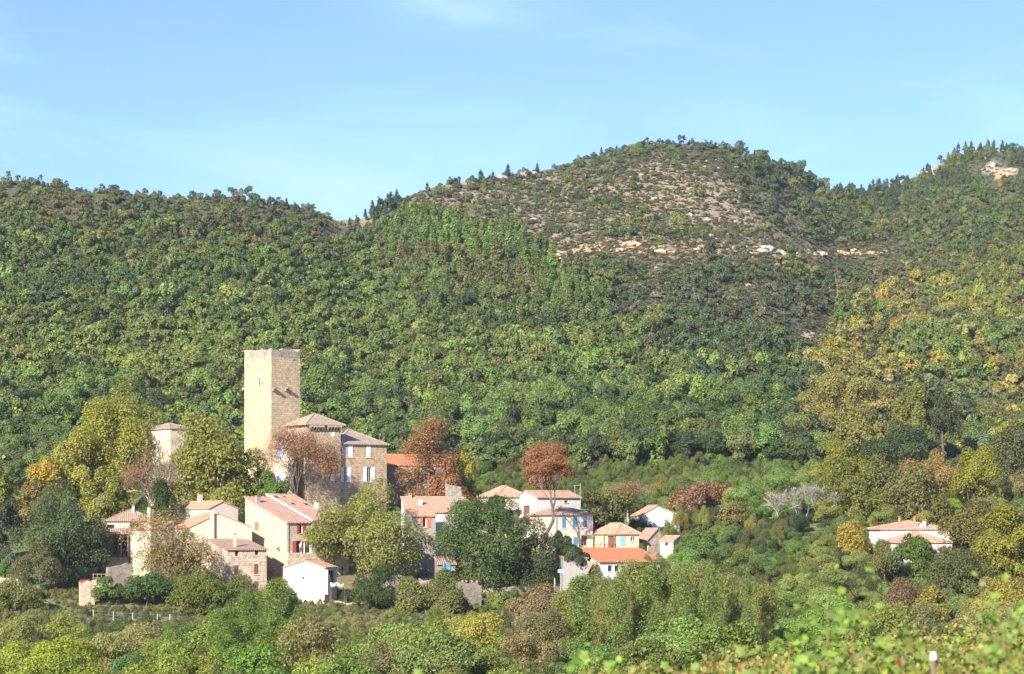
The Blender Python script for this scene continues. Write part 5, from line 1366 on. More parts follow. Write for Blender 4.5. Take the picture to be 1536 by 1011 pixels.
B('small green bush left of the hedge bush', 140, 182, 866, 895, 373, 'bush', (.14, .18, .04), 2600, .15, 16, name='shrub')
B('clipped grey-green hedge in the far left garden', -12, 28, 822, 852, 388, 'bush', (.13, .18, .1), 2400, .15, 14, name='shrub')
B('bright green lawn shrub under the far left hedge', -10, 22, 846, 862, 386.5, 'bush', (.14, .25, .04), 1800, .13, 12, name='shrub')
B('fresh green rounded tree below the stone house', 262, 372, 858, 930, 352, 'round', (.14, .2, .035), 8500, .17, 34)
B('dark green bush beside the tarpaulin canopy', 518, 604, 852, 912, 366, 'round', (.06, .1, .03), 6500, .16, 30, name='shrub')
B('olive thicket below the dappled retaining wall', 596, 668, 868, 922, 362, 'bush', (.2, .2, .065), 5200, .16, 24, name='shrub')
B('green bramble at the foot of the grey buttress wall', 640, 700, 884, 925, 358, 'bush', (.17, .2, .055), 4600, .16, 22, name='shrub')
B('bright green weeds in front of the dark shaded wall', 722, 778, 890, 918, 366, 'bush', (.19, .26, .06), 3600, .14, 20, name='shrub')
B('brown dried shrub below the thin white pole', 770, 838, 880, 945, 338, 'bush', (.28, .21, .11), 5600, .15, 26, name='shrub')
B('tangled green shrub below the crumbling beige wall', -14, 60, 868, 915, 366, 'bush', (.2, .21, .06), 5200, .15, 24, name='shrub')
B('grey-brown bramble against the pale pavilion foot', 212, 300, 682, 752, 436, 'round', (.25, .2, .12), 5200, .16, 26)
B('leafy bush at the left foot of the lone white house', 1302, 1352, 812, 862, 384, 'bush', (.2, .22, .06), 4200, .15, 20, name='shrub')
B('leafy bush at the right foot of the lone white house', 1396, 1448, 824, 866, 380, 'bush', (.19, .22, .06), 4200, .15, 20, name='shrub')
B('green climber draped over the wall beside the grey buttress', 636, 694, 856, 892, 374, 'bush', (.17, .21, .06), 4200, .14, 20, name='shrub')
B('dark ivy hedge on top of the grey shed', 846, 884, 820, 842, 387.5, 'bush', (.08, .1, .035), 2600, .15, 14, gy=838, name='shrub')
B('dark shrub against the foot of the blue shuttered house', 832, 864, 800, 842, 396, 'round', (.075, .09, .04), 2400, .16, 14, name='shrub')
B('green bushes right of the tiny tan outbuilding', 1020, 1080, 794, 838, 402, 'bush', (.14, .19, .045), 5200, .17, 26, name='shrub')
# --- right hand slopes
for a in (
 ('large olive yellow tree left behind the lone white house', 1238, 1332, 690, 800, 436, 'round', (.235, .215, .045), 9000, .21, 36),
 ('brownish olive tree directly behind the lone white house', 1318, 1420, 700, 800, 432, 'round', (.21, .185, .055), 9000, .21, 36),
 ('yellow-green tree rising behind the olive trees', 1236, 1300, 668, 740, 452, 'round', (.25, .245, .04), 5200, .22, 24),
 ('tan topped tree uphill of the lone white house', 1352, 1440, 678, 760, 452, 'round', (.33, .23, .07), 6000, .21, 28),
 ('tall bright yellow-green tree right of the tan tree', 1428, 1494, 672, 764, 446, 'round', (.27, .28, .04), 5600, .21, 28),
 ('dark olive tree at the right edge above the yellow tree', 1490, 1560, 640, 725, 466, 'round', (.14, .15, .055), 5600, .22, 26),
 ('wide tan-yellow crowned tree on the right slope', 1212, 1318, 562, 632, 512, 'round', (.26, .23, .075), 7500, .24, 32),
 ('yellow tinted tree below the wide tan crown', 1236, 1306, 612, 690, 492, 'round', (.26, .235, .07), 5600, .23, 26),
 ('slender yellow poplar on the right slope', 1362, 1390, 574, 662, 498, 'column', (.28, .265, .075), 3800, .2, 26),
 ('second yellow poplar half hidden left of the slender one', 1336, 1364, 596, 660, 500, 'column', (.27, .255, .075), 3000, .2, 22),
 ('dark green oak right of the yellow poplar', 1384, 1442, 582, 652, 502, 'round', (.1, .115, .045), 4800, .22, 24),
 ('dark spreading holm oak below the poplar', 1300, 1402, 636, 704, 478, 'round', (.09, .115, .045), 7000, .22, 32),
 ('pale yellow-green shrub at the meadow end', 1228, 1258, 664, 715, 470, 'column', (.24, .3, .06), 2200, .2, 16),
 ('big yellow-green leafy tree at the right edge below the house', 1462, 1560, 762, 858, 388, 'round', (.27, .27, .035), 8500, .2, 34),
 ('olive mound of tree between the lone house and the right edge', 1412, 1484, 756, 846, 402, 'round', (.21, .195, .06), 6500, .19, 30),
 ('bright green tree in front of the lone white house', 1344, 1404, 806, 868, 382, 'round', (.12, .165, .04), 5600, .18, 26),
 ('yellow willow-like bush left of the lone white house', 1250, 1304, 784, 850, 402, 'bush', (.36, .34, .06), 4800, .18, 26),
 ('dark green wide tree below the lone white house', 1388, 1502, 826, 915, 352, 'round', (.13, .135, .045), 8500, .18, 34),
 ('golden yellow bush low at the right edge', 1440, 1556, 872, 942, 318, 'bush', (.34, .3, .06), 6500, .17, 32),
 ('small golden tree above the vine shoots on the right', 1366, 1424, 882, 942, 312, 'round', (.34, .3, .06), 4200, .16, 22),
 ('grey twiggy brown shrub left of the small golden tree', 1320, 1384, 868, 925, 330, 'bush', (.21, .165, .085), 2600, .16, 22),
): B(*a)
# --- tall fresh trees in the near valley
ORD = 'leftmost second third fourth fifth sixth seventh eighth ninth tenth eleventh twelfth thirteenth fourteenth fifteenth sixteenth seventeenth eighteenth nineteenth twentieth twenty-first twenty-second twenty-third twenty-fourth twenty-fifth twenty-sixth'.split()
def upright(label, px, py, Y, w, k, t, group, rz):
    x = Xat(px, Y); h = hz(x, Y); sc_ = ((HZ - py) / F * Y - h) / 10.4
    tree_obj('tree', label, (x, Y, h), PVT[k], TVT, t, group, 'tree', rz, (w, w, sc_), .3)
for i, (px, py, Y, w, k) in enumerate(((330, 918, 214, .85, 0), (352, 906, 222, .9, 2), (374, 890, 216, .9, 1), (394, 890, 228, .8, 2), (414, 872, 226, .9, 0), (434, 885, 230, .8, 1), (455, 915, 222, .85, 2), (404, 945, 196, .9, 1), (440, 960, 200, .8, 0))):
    upright('%s fresh green ash of the clump before the white ruined house' % (ORD[i] if i < 7 else ['front left', 'front right'][i - 7]), px, py, Y, w, k, [(.2, .285, .066), (.22, .295, .07), (.185, .265, .064)][i % 3], 'ash saplings in the near valley', i * 1.3)
rp = random.Random(12)
for i in range(26):
    px = 838 + i * 12.3 + rp.uniform(-4, 4); py = float(np.interp(px, [835, 845, 860, 905, 940, 975, 1010, 1050, 1090, 1120, 1150], [915, 890, 866, 848, 850, 858, 842, 846, 842, 858, 890])) + rp.uniform(-8, 24)
    upright('%s poplar from the left in the feathery clump below the orange roof' % ORD[i], px, py, [238, 229, 244, 224][i % 4] + rp.uniform(-2, 2), rp.uniform(.55, 1.05), i % 3, [(.25, .305, .085), (.22, .29, .08), (.27, .315, .09), (.29, .3, .095)][(i * 7) % 4], 'poplars of the feathery clump', i * 1.7)

# --- pines and lone trees standing on the hilltops
def on_hill(label, px, py, hpx, kind, tint, back=6, wpx=None, name='tree', cat='tree', group='trees on the skyline'):
    """base on the ridge or on the slope where this photo row meets the hill"""
    Y = None
    for yy in np.arange(500, float(ysky(px)) + 10, 3.0):
        if HZ - F * hz(Xat(px, yy), yy) / yy <= py: Y = yy; break
    if Y is None: Y = float(ysky(px)) - back
    x = Xat(px, Y); h = hz(x, Y); H = hpx * Y / F
    me = {'c': PC[int(px) % 2], 'f': PF[int(px) % 4], 'b': PB[int(px) % 3], 'p': PP[int(px) % 2], 'u': PU}[kind]
    hh = {'c': 8.5, 'f': 5.4, 'b': 3.4, 'p': 9.2, 'u': 5.0}[kind]; ww = {'c': 5.0, 'f': 6.4, 'b': 5.6, 'p': 4.2, 'u': 6.0}[kind]
    s = H / hh; w = (wpx * Y / F / ww) if wpx else s
    tree_obj(name, label, (x, Y, h - .2), me, TPV[0], T[tint] if isinstance(tint, str) else tint, group, cat, px, (w, w, s), .2 if kind != 'u' else .6)
PU = proto('umbrella', 71, 9, 420, 3.0, 5.0, .34, 'pine_foliage', .6)
for a in (('light green umbrella pine on the left ridge, left of two', 345, 292, 22, 'u', 'PI', 6, 16), ('light green umbrella pine on the left ridge, right of two', 374, 294, 27, 'u', 'PI', 6, 18),
          ('small dark pine at the left ridge hollow', 225, 292, 14, 'c', 'PD'), ('dark pine right of the umbrella pines', 405, 301, 18, 'c', 'PD'), ('dark pine low on the right end of the left ridge', 430, 308, 17, 'c', 'PD'),
          ('dark pine in the saddle, tallest of two', 569, 318, 30, 'c', 'PD'), ('dark pine in the saddle, right of the tallest', 582, 316, 24, 'c', 'BG'), ('low dark pine left in the saddle', 548, 326, 18, 'c', 'BG'),
          ('dark pine on the shoulder, leftmost of the row', 641, 284, 17, 'c', 'PD'), ('flat topped dark pine second on the shoulder', 686, 272, 14, 'f', 'PD'), ('tall layered dark pine third on the shoulder', 721, 268, 21, 'c', 'PD', 6, 16), ('small dark pine fourth on the shoulder', 739, 268, 16, 'c', 'PD'),
          ('dark pine by the pale rocks on the shoulder', 762, 262, 22, 'c', 'PD', 6, 14), ('small dark pine right of the pale rocks', 806, 253, 16, 'c', 'PD'), ('small pine on the rising ridge', 902, 230, 14, 'c', 'PD'), ('small dark pine just before the summit', 925, 224, 13, 'c', 'PD'), ('dark pine left of the summit', 968, 218, 16, 'f', 'PD'), ('broad dark holm oak on the summit', 1022, 218, 15, 'f', 'HO'),
          ('pine on the right shoulder of the peak', 1132, 232, 14, 'c', 'PD'), ('thin pine standing clear on the right flank', 1198, 258, 17, 'c', 'BG'), ('dark pine in the right saddle, left of two', 1292, 288, 16, 'c', 'PD'), ('dark pine in the right saddle, right of two', 1305, 287, 17, 'c', 'PD'), ('lone dark pine left of the right peak', 1344, 276, 15, 'c', 'PD'), ('dark pine on the shoulder of the right peak', 1391, 254, 16, 'c', 'PD'), ('dark pine at the top of the right peak', 1471, 224, 17, 'c', 'PD')): on_hill(*a)
for a in (('bright yellow tree lone among the dark holm oaks', 913, 466, 22, 'f', 'YE', 6, 24), ('light green conical bush on the bare summit slope', 951, 289, 28, 'c', 'PI', 6, 20), ('light green shrub on the bare slope right of the summit', 1048, 296, 18, 'b', 'LG', 6, 26),
          ('golden tree on the right slope', 1340, 510, 30, 'f', (.5, .33, .03), 6, 34), ('yellow tree left of the golden tree', 1325, 548, 28, 'f', 'YE', 6, 40), ('red leaved shrub on the left ridge', 75, 327, 9, 'b', (.45, .07, .04), 6, 16), ('orange tree on the right slope', 1500, 552, 18, 'b', 'OR', 6, 20), ('orange tree left of the yellow tree cluster', 1222, 555, 26, 'f', (.4, .2, .04), 6, 28), ('yellow spire tree right of the orange tree', 1272, 560, 34, 'p', 'YO', 6, 18), ('bright yellow tree near the foot of the dark oaks', 1400, 550, 20, 'f', (.45, .33, .03), 6, 26), ('orange shrub below the cliffs of the right peak', 1500, 285, 16, 'b', (.42, .2, .08), 6, 10), ('light green tree in the dark oaks by the meadow', 990, 690, 44, 'f', (.17, .26, .04), 6, 42), ('golden tinted tree left of the meadow', 1003, 665, 16, 'p', 'OR', 6, 8)):
    on_hill(*a, group='bright lone trees on the slopes')

# --- scattered shrubs and trees of valley and right slope
PAL = [(20, 900, (.2, .175, .06)), (60, 960, (.19, .19, .045)), (130, 930, (.2, .17, .065)), (110, 985, (.21, .22, .04)), (180, 960, (.08, .12, .04)), (230, 930, (.2, .17, .07)), (260, 990, (.17, .19, .04)), (290, 940, (.14, .17, .045)),
       (400, 990, (.13, .2, .04)), (350, 960, (.15, .2, .045)), (480, 940, (.2, .19, .065)), (500, 985, (.18, .2, .05)), (545, 950, (.19, .16, .075)), (590, 920, (.18, .185, .055)), (620, 970, (.16, .18, .06)), (660, 920, (.15, .18, .05)), (705, 940, (.3, .27, .06)), (740, 980, (.17, .19, .055)), (700, 985, (.19, .2, .05)), (770, 920, (.25, .18, .08)), (800, 950, (.22, .165, .085)), (830, 920, (.2, .165, .07)), (820, 985, (.15, .19, .05)),
       (1150, 830, (.15, .19, .05)), (1100, 815, (.15, .18, .05)), (1180, 860, (.19, .2, .06)), (1200, 800, (.24, .22, .05)), (1240, 840, (.2, .195, .055)), (1290, 860, (.2, .19, .06)), (1320, 840, (.17, .19, .055)), (1280, 900, (.2, .19, .06)), (1200, 920, (.15, .2, .05)), (1350, 880, (.19, .18, .07)), (1430, 860, (.15, .165, .055)), (1500, 830, (.24, .23, .05)), (1520, 880, (.25, .2, .09)), (1220, 960, (.16, .2, .045)),
       (1440, 700, (.2, .2, .045)), (1500, 740, (.15, .17, .06)), (1520, 700, (.2, .14, .07)), (1300, 740, (.2, .2, .05)), (1200, 740, (.15, .2, .055)), (1120, 735, (.15, .2, .055)), (1060, 730, (.14, .18, .05)), (1420, 740, (.22, .24, .045)), (1500, 780, (.24, .24, .05))]
PALA = np.array([(a[0], a[1]) for a in PAL], float)
GUARD = [(948, 1024, 755, 802, 436), (0, 300, 835, 908, 372), (140, 262, 890, 915, 340), (300, 480, 790, 905, 372), (415, 520, 830, 910, 372), (515, 730, 828, 905, 368), (690, 860, 835, 895, 372), (830, 1020, 760, 838, 386), (1312, 1432, 776, 812, 420), (1395, 1432, 812, 834, 420), (1135, 1262, 745, 800, 430), (860, 985, 822, 850, 384)]
WH = [(0, 'below the far left garden'), (80, 'below the cedar'), (150, 'below the pink pillar wall'), (210, 'below the pale fence posts'), (280, 'left of the ash clump'), (400, 'in front of the ash clump'), (500, 'below the tarpaulin canopy'), (570, 'below the dark bush'), (640, 'below the dappled retaining wall'), (705, 'below the grey buttress'), (770, 'below the big walnut'), (830, 'left of the willowy poplars'), (930, 'before the willowy poplars'), (1040, 'under the tall poplars'), (1130, 'right of the willowy poplars'), (1200, 'below the bare pale trees'), (1270, 'below the yellow bush'), (1340, 'below the lone white house'), (1420, 'under the dark wide tree'), (1500, 'beside the golden bush')]
def scatter_valley():
    rng = np.random.default_rng(123)
    cand = []
    def add(n, y0, y1, ua, ub, mind):
        got = []; tries = 0
        while len(got) < n and tries < n * 60:
            tries += 1
            Y = y0 + (y1 - y0) * rng.uniform(0, 1) ** 0.75; u = rng.uniform(ua, ub); x = Xat(u, Y)
            if any((x - a) ** 2 + ((Y - b) * .8) ** 2 < (mind * (.6 + Y / 500)) ** 2 for a, b in got): continue
            got.append((x, Y))
        cand.extend((x, Y, CX + F * x / Y) for x, Y in got)
    add(240, 122, 362, -40, 1580, 4.6)
    nval = len(cand)
    add(175, 340, 505, 1020, 1590, 4.2)
    cand_s = [(c, i >= nval) for i, c in enumerate(cand)]
    cnt = {}
    for (x, Y, u), hill in cand_s:
        h = hz(x, Y); k = F / Y
        low = rng.random() < (.5 if not hill else .45)
        if low: me, tr, H, W, nm = PVB[rng.integers(3)], TVB, 3.9, 2.9, 'shrub'; s = rng.uniform(.65, 1.35)
        else: me, tr, H, W, nm = PV[rng.integers(3)], TV, 6.8, 3.4, 'tree'; s = rng.uniform(.6, 1.15)
        if not hill and u < 330 and Y > 290: s *= .5
        if not hill and 330 <= u < 860 and Y > 270: s *= .55
        ok = False
        for _ in range(4):
            top = HZ - F * (h + H * s) / Y; wpx = W * s * k
            hit = [g for g in GUARD if Y < g[4] and u + wpx > g[0] and u - wpx < g[1] and top < g[3] and top > g[2] - 400]
            if not hit: ok = True; break
            s *= .7
        if not ok and s < .3: continue
        cy = HZ - F * (h + H * s * .6) / Y
        d = ((PALA - [u + rng.normal(0, 22), cy + rng.normal(0, 14)]) ** 2).sum(1); t = jit_tint(rng, np.array(PAL[int(d.argmin())][2]) * [1.44, 1.62, 1.5], .12)
        wh = min(WH, key=lambda w: abs(w[0] - u))[1] if not hill else mark(u)
        rowt = ('in the near valley' if Y < 200 else 'in mid valley' if Y < 285 else 'on the upper valley edge') if not hill else ('low on the slope' if Y < 420 else 'higher on the slope')
        sz = 'large' if s > 1.05 else 'small' if s < .72 else 'medium'
        lb = '%s %s leafy %s %s, %s' % (sz, tone(t), nm, rowt, wh)
        tree_obj(nm if not hill else 'slope_' + nm, lb, (x, Y, h - .15), me, tr, t, 'valley thicket' if not hill else 'trees and shrubs of the right slope', 'tree' if nm == 'tree' else 'shrub', rng.uniform(0, 6.28), (s * rng.uniform(.9, 1.15), s * rng.uniform(.9, 1.15), s), .3 if nm == 'tree' else .05, 'crown' if nm == 'tree' else 'foliage', 'trunk' if nm == 'tree' else 'stem')
scatter_valley()

# --- rocks
def rock(label, px, py, wpx, hpx, m='rock', seed=0, group='pale rock outcrops'):
    Y = None
    for yy in np.arange(500, float(ysky(px)) + 10, 2.0):
        if HZ - F * hz(Xat(px, yy), yy) / yy <= py: Y = yy; break
    if Y is None: Y = float(ysky(px)) - 4
    x = Xat(px, Y); h = hz(x, Y); k = Y / F; rng = np.random.default_rng(int(px * 3 + py))
    import bmesh
    bm = bmesh.new(); bmesh.ops.create_icosphere(bm, subdivisions=3, radius=1.0)
    cuts = [(rng.normal(0, 1, 3), rng.uniform(.55, .9)) for _ in range(9)]
    cuts = [(c / np.linalg.norm(c), d) for c, d in cuts]
    for v in bm.verts:
        p = np.array(v.co)
        for c, d in cuts:
            q = p.dot(c)
            if q > d: p = p - c * (q - d)
        p += rng.normal(0, .085, 3); v.co = Vector((p[0] * wpx * k / 2, p[1] * wpx * k / 2.4, p[2] * hpx * k * .75))
    me = bpy.data.meshes.new('rock'); bm.to_mesh(me); bm.free(); me.materials.append(M[m])
    o = link('rock_outcrop', me, None, (x, Y, h)); o.rotation_euler = (0, 0, rng.uniform(-.5, .5)); tag(o, label, 'rock', group)
for a in (('pale grey rock crag on the shoulder ridge between two dark pines', 752, 263, 16, 10), ('small pale rock right of the crag on the ridge', 790, 258, 18, 7), ('low pale rock slab left on the shoulder ridge', 705, 270, 20, 5), ('rock bump beyond the pines on the ridge', 774, 262, 9, 6),
          ('broken pale cliff below the holm oaks, left piece', 1152, 375, 22, 9), ('broken pale cliff below the holm oaks, middle piece', 1172, 383, 20, 12), ('broken pale cliff below the holm oaks, right piece', 1196, 384, 24, 8), ('pale rock at the end of the cut', 1232, 383, 24, 7), ('small rock under the broken cliff', 1165, 400, 10, 8),
          ('pale crag on the right peak, upper', 1472, 240, 16, 9), ('pale crag on the right peak, middle', 1487, 250, 14, 10), ('pale crag on the right peak, right', 1515, 258, 26, 8), ('pale ledge left of the right peak', 1384, 257, 26, 6), ('grey rock rib on the bare slope', 1062, 330, 12, 7), ('grey boulder on the bare slope', 1035, 325, 9, 5), ('lone boulder above the cut', 985, 260, 12, 4)): rock(*a)
for a in (('ochre earth bank in the cut, under the left scrub', 832, 385, 20, 9), ('bright ochre bank below the conical bush', 947, 370, 30, 11), ('ochre bank right of the bright bank', 990, 380, 26, 8), ('ochre bank under the dark holm oak', 1045, 377, 30, 7), ('ochre bank right of the broken cliff', 1262, 382, 30, 8), ('ochre bank at the far right of the cut', 1310, 381, 26, 6)): rock(*a, m='rock_ochre', group='ochre banks of the cut')

# ------------------------------------------------------------------ the vineyard in front
def vine_leaf_mesh(seed, n, W, Hh, spread, red):
    """a bushy vine: lobed, slightly cupped leaves on petioles around the trained shoots"""
    rng = np.random.default_rng(seed)
    a = np.linspace(-math.pi * .86, math.pi * .86, 11)
    rr = np.array([.55, .8, .62, .95, .7, 1.12, .7, .95, .62, .8, .55])
    base = np.stack([np.sin(a) * rr, np.cos(a) * rr + .25, -.18 * (np.sin(a) * rr) ** 2], 1)
    tmpl = np.concatenate([[[0, -.05, .04]], base])
    tri = np.array([[0, i, i + 1] for i in range(1, 11)])
    V, Q = [], []
    for i in range(n):
        t = rng.uniform(0, 1)
        c = np.array([rng.uniform(-.5, .5) * W, rng.normal(0, spread), Hh * (1 - .72 * t ** 1.3)])
        if rng.random() < .1: c[2] += rng.uniform(.05, .28); 
        s = rng.uniform(.025, .054) * (1 - .3 * red)
        nrm = np.array([rng.normal(0, .6), rng.normal(-.3, .6), rng.uniform(.2, 1.1)]); nrm /= np.linalg.norm(nrm)
        up = np.array([rng.normal(0, .5), rng.normal(0, .5), -.8]); e2 = up - nrm * up.dot(nrm); e2 /= np.linalg.norm(e2); e1 = np.cross(e2, nrm)
        L = tmpl * s * [1, 1, 1 + rng.normal(0, 1.2)]
        V.append(c + L[:, :1] * e1 + L[:, 1:2] * e2 + L[:, 2:] * nrm); Q.append(tri + 12 * i)
    return np.concatenate(V), np.concatenate(Q)
def vineyard():
    fol = [npmesh('foliage', *vine_leaf_mesh(200 + i, 640, 1.3, 1.2, .22, 0), M['vine_leaf']) for i in range(4)]
    few = [npmesh('coloured_leaves', *vine_leaf_mesh(300 + i, 80, 1.2, 1.15, .24, 0), M['vine_leaf']) for i in range(4)]
    stems = []
    for i in range(3):
        rng = np.random.default_rng(400 + i); mb = MB()
        limb_mesh(mb, bend(rng, (0, 0, -.2), (.05, 0, .55), .05), .045, .035, 6)
        for s in (-1, 1): limb_mesh(mb, bend(rng, (.05, 0, .55), (s * .6, 0, .68), .04), .025, .015, 5)
        for j in range(9):
            x = rng.uniform(-.55, .55); limb_mesh(mb, bend(rng, (x, 0, .62), (x + rng.normal(0, .12), rng.normal(0, .12), rng.uniform(.9, 1.15)), .05), .006, .003, 4)
        stems.append(mb.mesh('stem', M['vine_stem']))
    rng = np.random.default_rng(9)
    rows = [12.6, 14.6, 16.8, 19.2, 22, 25, 28.4, 32, 36.5, 41]
    cols = ['green', 'yellow-green', 'yellowing', 'red flecked']
    num = ['first', 'second', 'third', 'fourth', 'fifth', 'sixth', 'seventh', 'eighth', 'ninth', 'tenth']
    for ri, Y in enumerate(rows):
        x0 = Xat(560, Y); x1 = Xat(1600, Y); x = x0; j = 0
        while x < x1 + .4:
            yy = Y + rng.normal(0, .08); h = hz(x, yy); ci = rng.integers(4)
            t = [(.195, .275, .055), (.24, .29, .065), (.3, .28, .085), (.22, .265, .065)][ci]
            sc = rng.uniform(.9, 1.12)
            r = empty('grapevine', (x, yy, h), rng.normal(0, .12) + (math.pi if rng.random() < .5 else 0), '%s grapevine, %s row from the viewer, plant %s from the left' % (cols[ci], num[ri], num[min(j, 9)]), 'grapevine', 'grapevines of the vineyard')
            r.scale = (1, 1, sc)
            o = link('foliage', fol[rng.integers(4)], r); o['tint'] = jit_tint(rng, t, .08)
            o = link('coloured_leaves', few[rng.integers(4)], r); o['tint'] = [(.5, .1, .04), (.55, .3, .08), (.45, .38, .1), (.5, .16, .05)][ci]; o['label'] = 'reddish and tan autumn leaves'
            link('stem', stems[rng.integers(3)], r)
            x += rng.uniform(.95, 1.15); j += 1
    # upright shoots that rise above the rows
    for i, (px, py, Y) in enumerate(((1240, 905, 12.4), (1280, 910, 12.8), (1345, 942, 14.3), (1500, 908, 12.3), (1530, 902, 12.9), (892, 982, 14.2), (1185, 950, 14.6))):
        p = P(px, py, Y); h = hz(p.x, Y); H = p.z - h; g = np.random.default_rng(500 + i)
        V, Q = vine_leaf_mesh(500 + i, 170, .3, H, .1, 1)
        r = empty('grapevine', (p.x, Y, h), 0, 'tall upright vine shoot ' + ['left of two rising highest in mid vineyard', 'right of two rising highest in mid vineyard', 'yellowish behind the twin shoots', 'at the right edge', 'at the very right corner', 'alone at the left end of the vineyard', 'low beside the twin shoots'][i], 'grapevine', 'tall vine shoots')
        o = link('foliage', npmesh('foliage', V, Q, M['vine_leaf']), r); o['tint'] = jit_tint(g, (.21, .31, .055), .1)
        mb = MB(); limb_mesh(mb, bend(g, (0, 0, -.2), (0, 0, H), .02, 5), .006, .003, 5); mb.build('stem', M['vine_stem'], r)
    p = P(1400, 984, 12.2); r = empty('vine_stake', (p.x, 12.2, hz(p.x, 12.2)), 0, 'thin vine stake with small white cap among the vine leaves', 'stake')
    h = p.z - r.location.z; mb = MB(); mb.tube((0, 0, -.3), (0, 0, h - .02), .012, .012, 6); mb.build('shaft', M['wood'], r)
    mb = MB(); mb.tube((0, 0, h - .018), (0, 0, h + .02), .018, .014, 8); mb.build('cap', M['white_paint'], r)
M['vine_stem'] = plain_mat('vine_wood', (.26, .17, .08), .85, .3, 6.0)
vineyard()

# ------------------------------------------------------------------ light, air, sky, camera
HAZE = 0.00005
SUN_AZ, SUN_EL = 28.0, 28.0       # degrees left of the viewer's back, and height
sc = bpy.context.scene
d = Vector((-math.sin(R(SUN_AZ)) * math.cos(R(SUN_EL)), -math.cos(R(SUN_AZ)) * math.cos(R(SUN_EL)), math.sin(R(SUN_EL))))
sl = bpy.data.lights.new('sun', 'SUN'); sl.energy = 4.6; sl.angle = R(0.53); sl.color = (1.0, .95, .87)
so = bpy.data.objects.new('sun', sl); C.objects.link(so); so.location = (-60, -60, 120); so.rotation_euler = d.to_track_quat('Z', 'Y').to_euler()
w = bpy.data.worlds.new('World'); sc.world = w; w.use_nodes = True
nt = w.node_tree; L = nt.links.new; bg = nt.nodes['Background']
sk = N(nt, 'ShaderNodeTexSky', sky_type='NISHITA', sun_disc=False, sun_elevation=R(SUN_EL), sun_rotation=math.atan2(d.x, d.y), altitude=300.0, air_density=1.0, dust_density=0.3, ozone_density=2.5)
mh = bpy.data.materials.new('haze'); mh.use_nodes = True; hn = mh.node_tree
for n_ in list(hn.nodes):
    if n_.type == 'BSDF_PRINCIPLED': hn.nodes.remove(n_)
pv = hn.nodes.new('ShaderNodeVolumePrincipled'); pv.inputs['Color'].default_value = (.82, .9, 1, 1); pv.inputs['Density'].default_value = HAZE; pv.inputs['Anisotropy'].default_value = 0.0
hn.links.new(pv.outputs[0], hn.nodes['Material Output'].inputs['Volume'])
hb = MB(); hb.box(-11000, 11000, -300, 3300, -3000, 330)
if HAZE > 0: tag(hb.build('haze', mh), 'pale blue air haze over the valley', kind='stuff')
# thin cirrus: stretched noise in the direction of view
tc = N(nt, 'ShaderNodeTexCoord')
mp = N(nt, 'ShaderNodeMapping'); mp.inputs['Scale'].default_value = (7.0, 7.0, 26.0); mp.inputs['Rotation'].default_value = (R(8), R(-14), R(10)); L(tc.outputs['Generated'], mp.inputs[0])
nz = N(nt, 'ShaderNodeTexNoise', i_Scale=1.0, i_Detail=7.0, i_Roughness=.6, i_Distortion=.5); L(mp.outputs[0], nz.inputs['Vector'])
rc = ramp(nt, [(.48, (0, 0, 0)), (.85, (1, 1, 1))]); L(nz.outputs['Fac'], rc.inputs[0])
mm = N(nt, 'ShaderNodeMath', operation='MULTIPLY'); L(rc.outputs[0], mm.inputs[0]); mm.inputs[1].default_value = .22
tinted = mix(nt, 'MULTIPLY', 1.0, sk.outputs[0], (.62, .74, 1.16))
sx = N(nt, 'ShaderNodeSeparateXYZ'); L(tc.outputs['Generated'], sx.inputs[0])
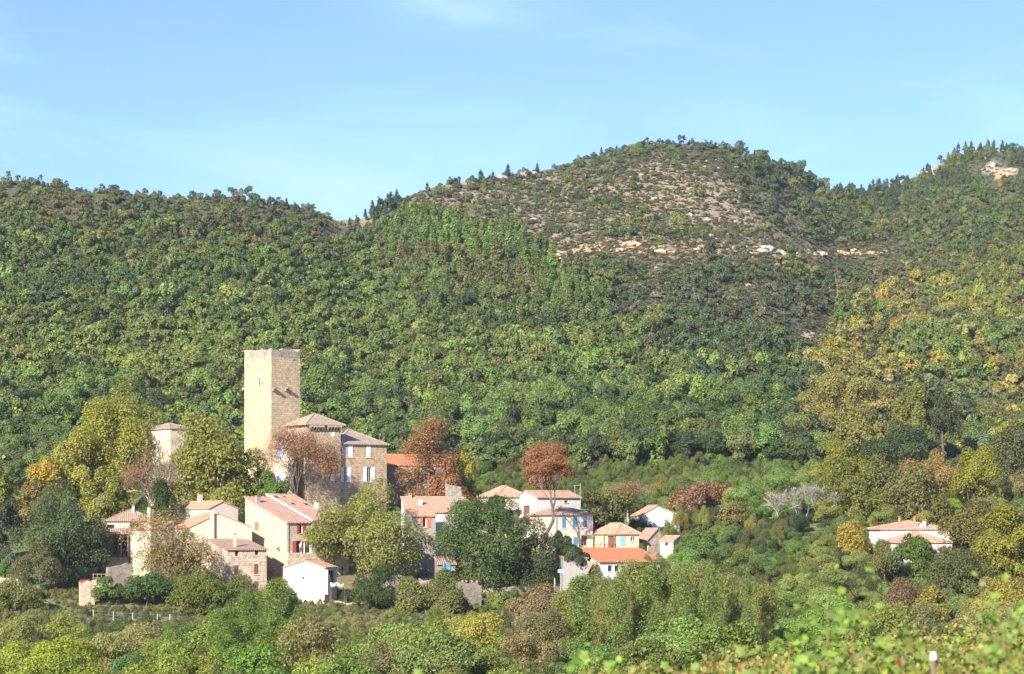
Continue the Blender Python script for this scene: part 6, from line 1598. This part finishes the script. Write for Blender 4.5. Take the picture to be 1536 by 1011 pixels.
def band_(sock, c, wd):
    a_ = N(nt, 'ShaderNodeMath', operation='SUBTRACT'); L(sock, a_.inputs[0]); a_.inputs[1].default_value = c
    b_ = N(nt, 'ShaderNodeMath', operation='DIVIDE'); L(a_.outputs[0], b_.inputs[0]); b_.inputs[1].default_value = wd
    c_ = N(nt, 'ShaderNodeMath', operation='MULTIPLY'); L(b_.outputs[0], c_.inputs[0]); L(b_.outputs[0], c_.inputs[1]); return c_.outputs[0]
s_ = N(nt, 'ShaderNodeMath', operation='ADD'); L(band_(sx.outputs[0], -.02, .035), s_.inputs[0]); L(band_(sx.outputs[2], .213, .012), s_.inputs[1])
e_ = N(nt, 'ShaderNodeMath', operation='MULTIPLY'); L(s_.outputs[0], e_.inputs[0]); e_.inputs[1].default_value = -1.0
x_ = N(nt, 'ShaderNodeMath', operation='EXPONENT'); L(e_.outputs[0], x_.inputs[0])
g_ = N(nt, 'ShaderNodeMath', operation='MULTIPLY_ADD'); L(nz.outputs['Fac'], g_.inputs[0]); g_.inputs[1].default_value = 1.3; g_.inputs[2].default_value = -.5; g_.use_clamp = True
w_ = N(nt, 'ShaderNodeMath', operation='MULTIPLY'); L(x_.outputs[0], w_.inputs[0]); L(g_.outputs[0], w_.inputs[1])
f_ = N(nt, 'ShaderNodeMath', operation='MAXIMUM'); L(w_.outputs[0], f_.inputs[0]); L(mm.outputs[0], f_.inputs[1]); mm = f_
cl = mix(nt, 'MIX', mm.outputs[0], tinted, (7.2, 8.2, 9.2))
L(cl, bg.inputs['Color']); bg.inputs['Strength'].default_value = .088
cam = bpy.data.cameras.new('camera'); co = bpy.data.objects.new('camera', cam); C.objects.link(co)
cam.lens = 85; cam.sensor_width = 36; cam.sensor_fit = 'HORIZONTAL'; cam.shift_y = (HZ - 505.5) / 1536.0
cam.clip_start = .5; cam.clip_end = 8000; co.location = (0, 0, 0); co.rotation_euler = (R(90), 0, 0)
cam.dof.use_dof = True; cam.dof.focus_distance = 410; cam.dof.aperture_fstop = 4.5
sc.camera = co
sc.view_settings.view_transform = 'Standard'; sc.view_settings.look = 'None'; sc.view_settings.exposure = 1.22; sc.view_settings.gamma = 1.0
sc.cycles.max_bounces = 6; sc.cycles.transparent_max_bounces = 4; sc.cycles.diffuse_bounces = 3; sc.cycles.glossy_bounces = 2; sc.cycles.transmission_bounces = 4
sc.render.resolution_x = 1024; sc.render.resolution_y = 674
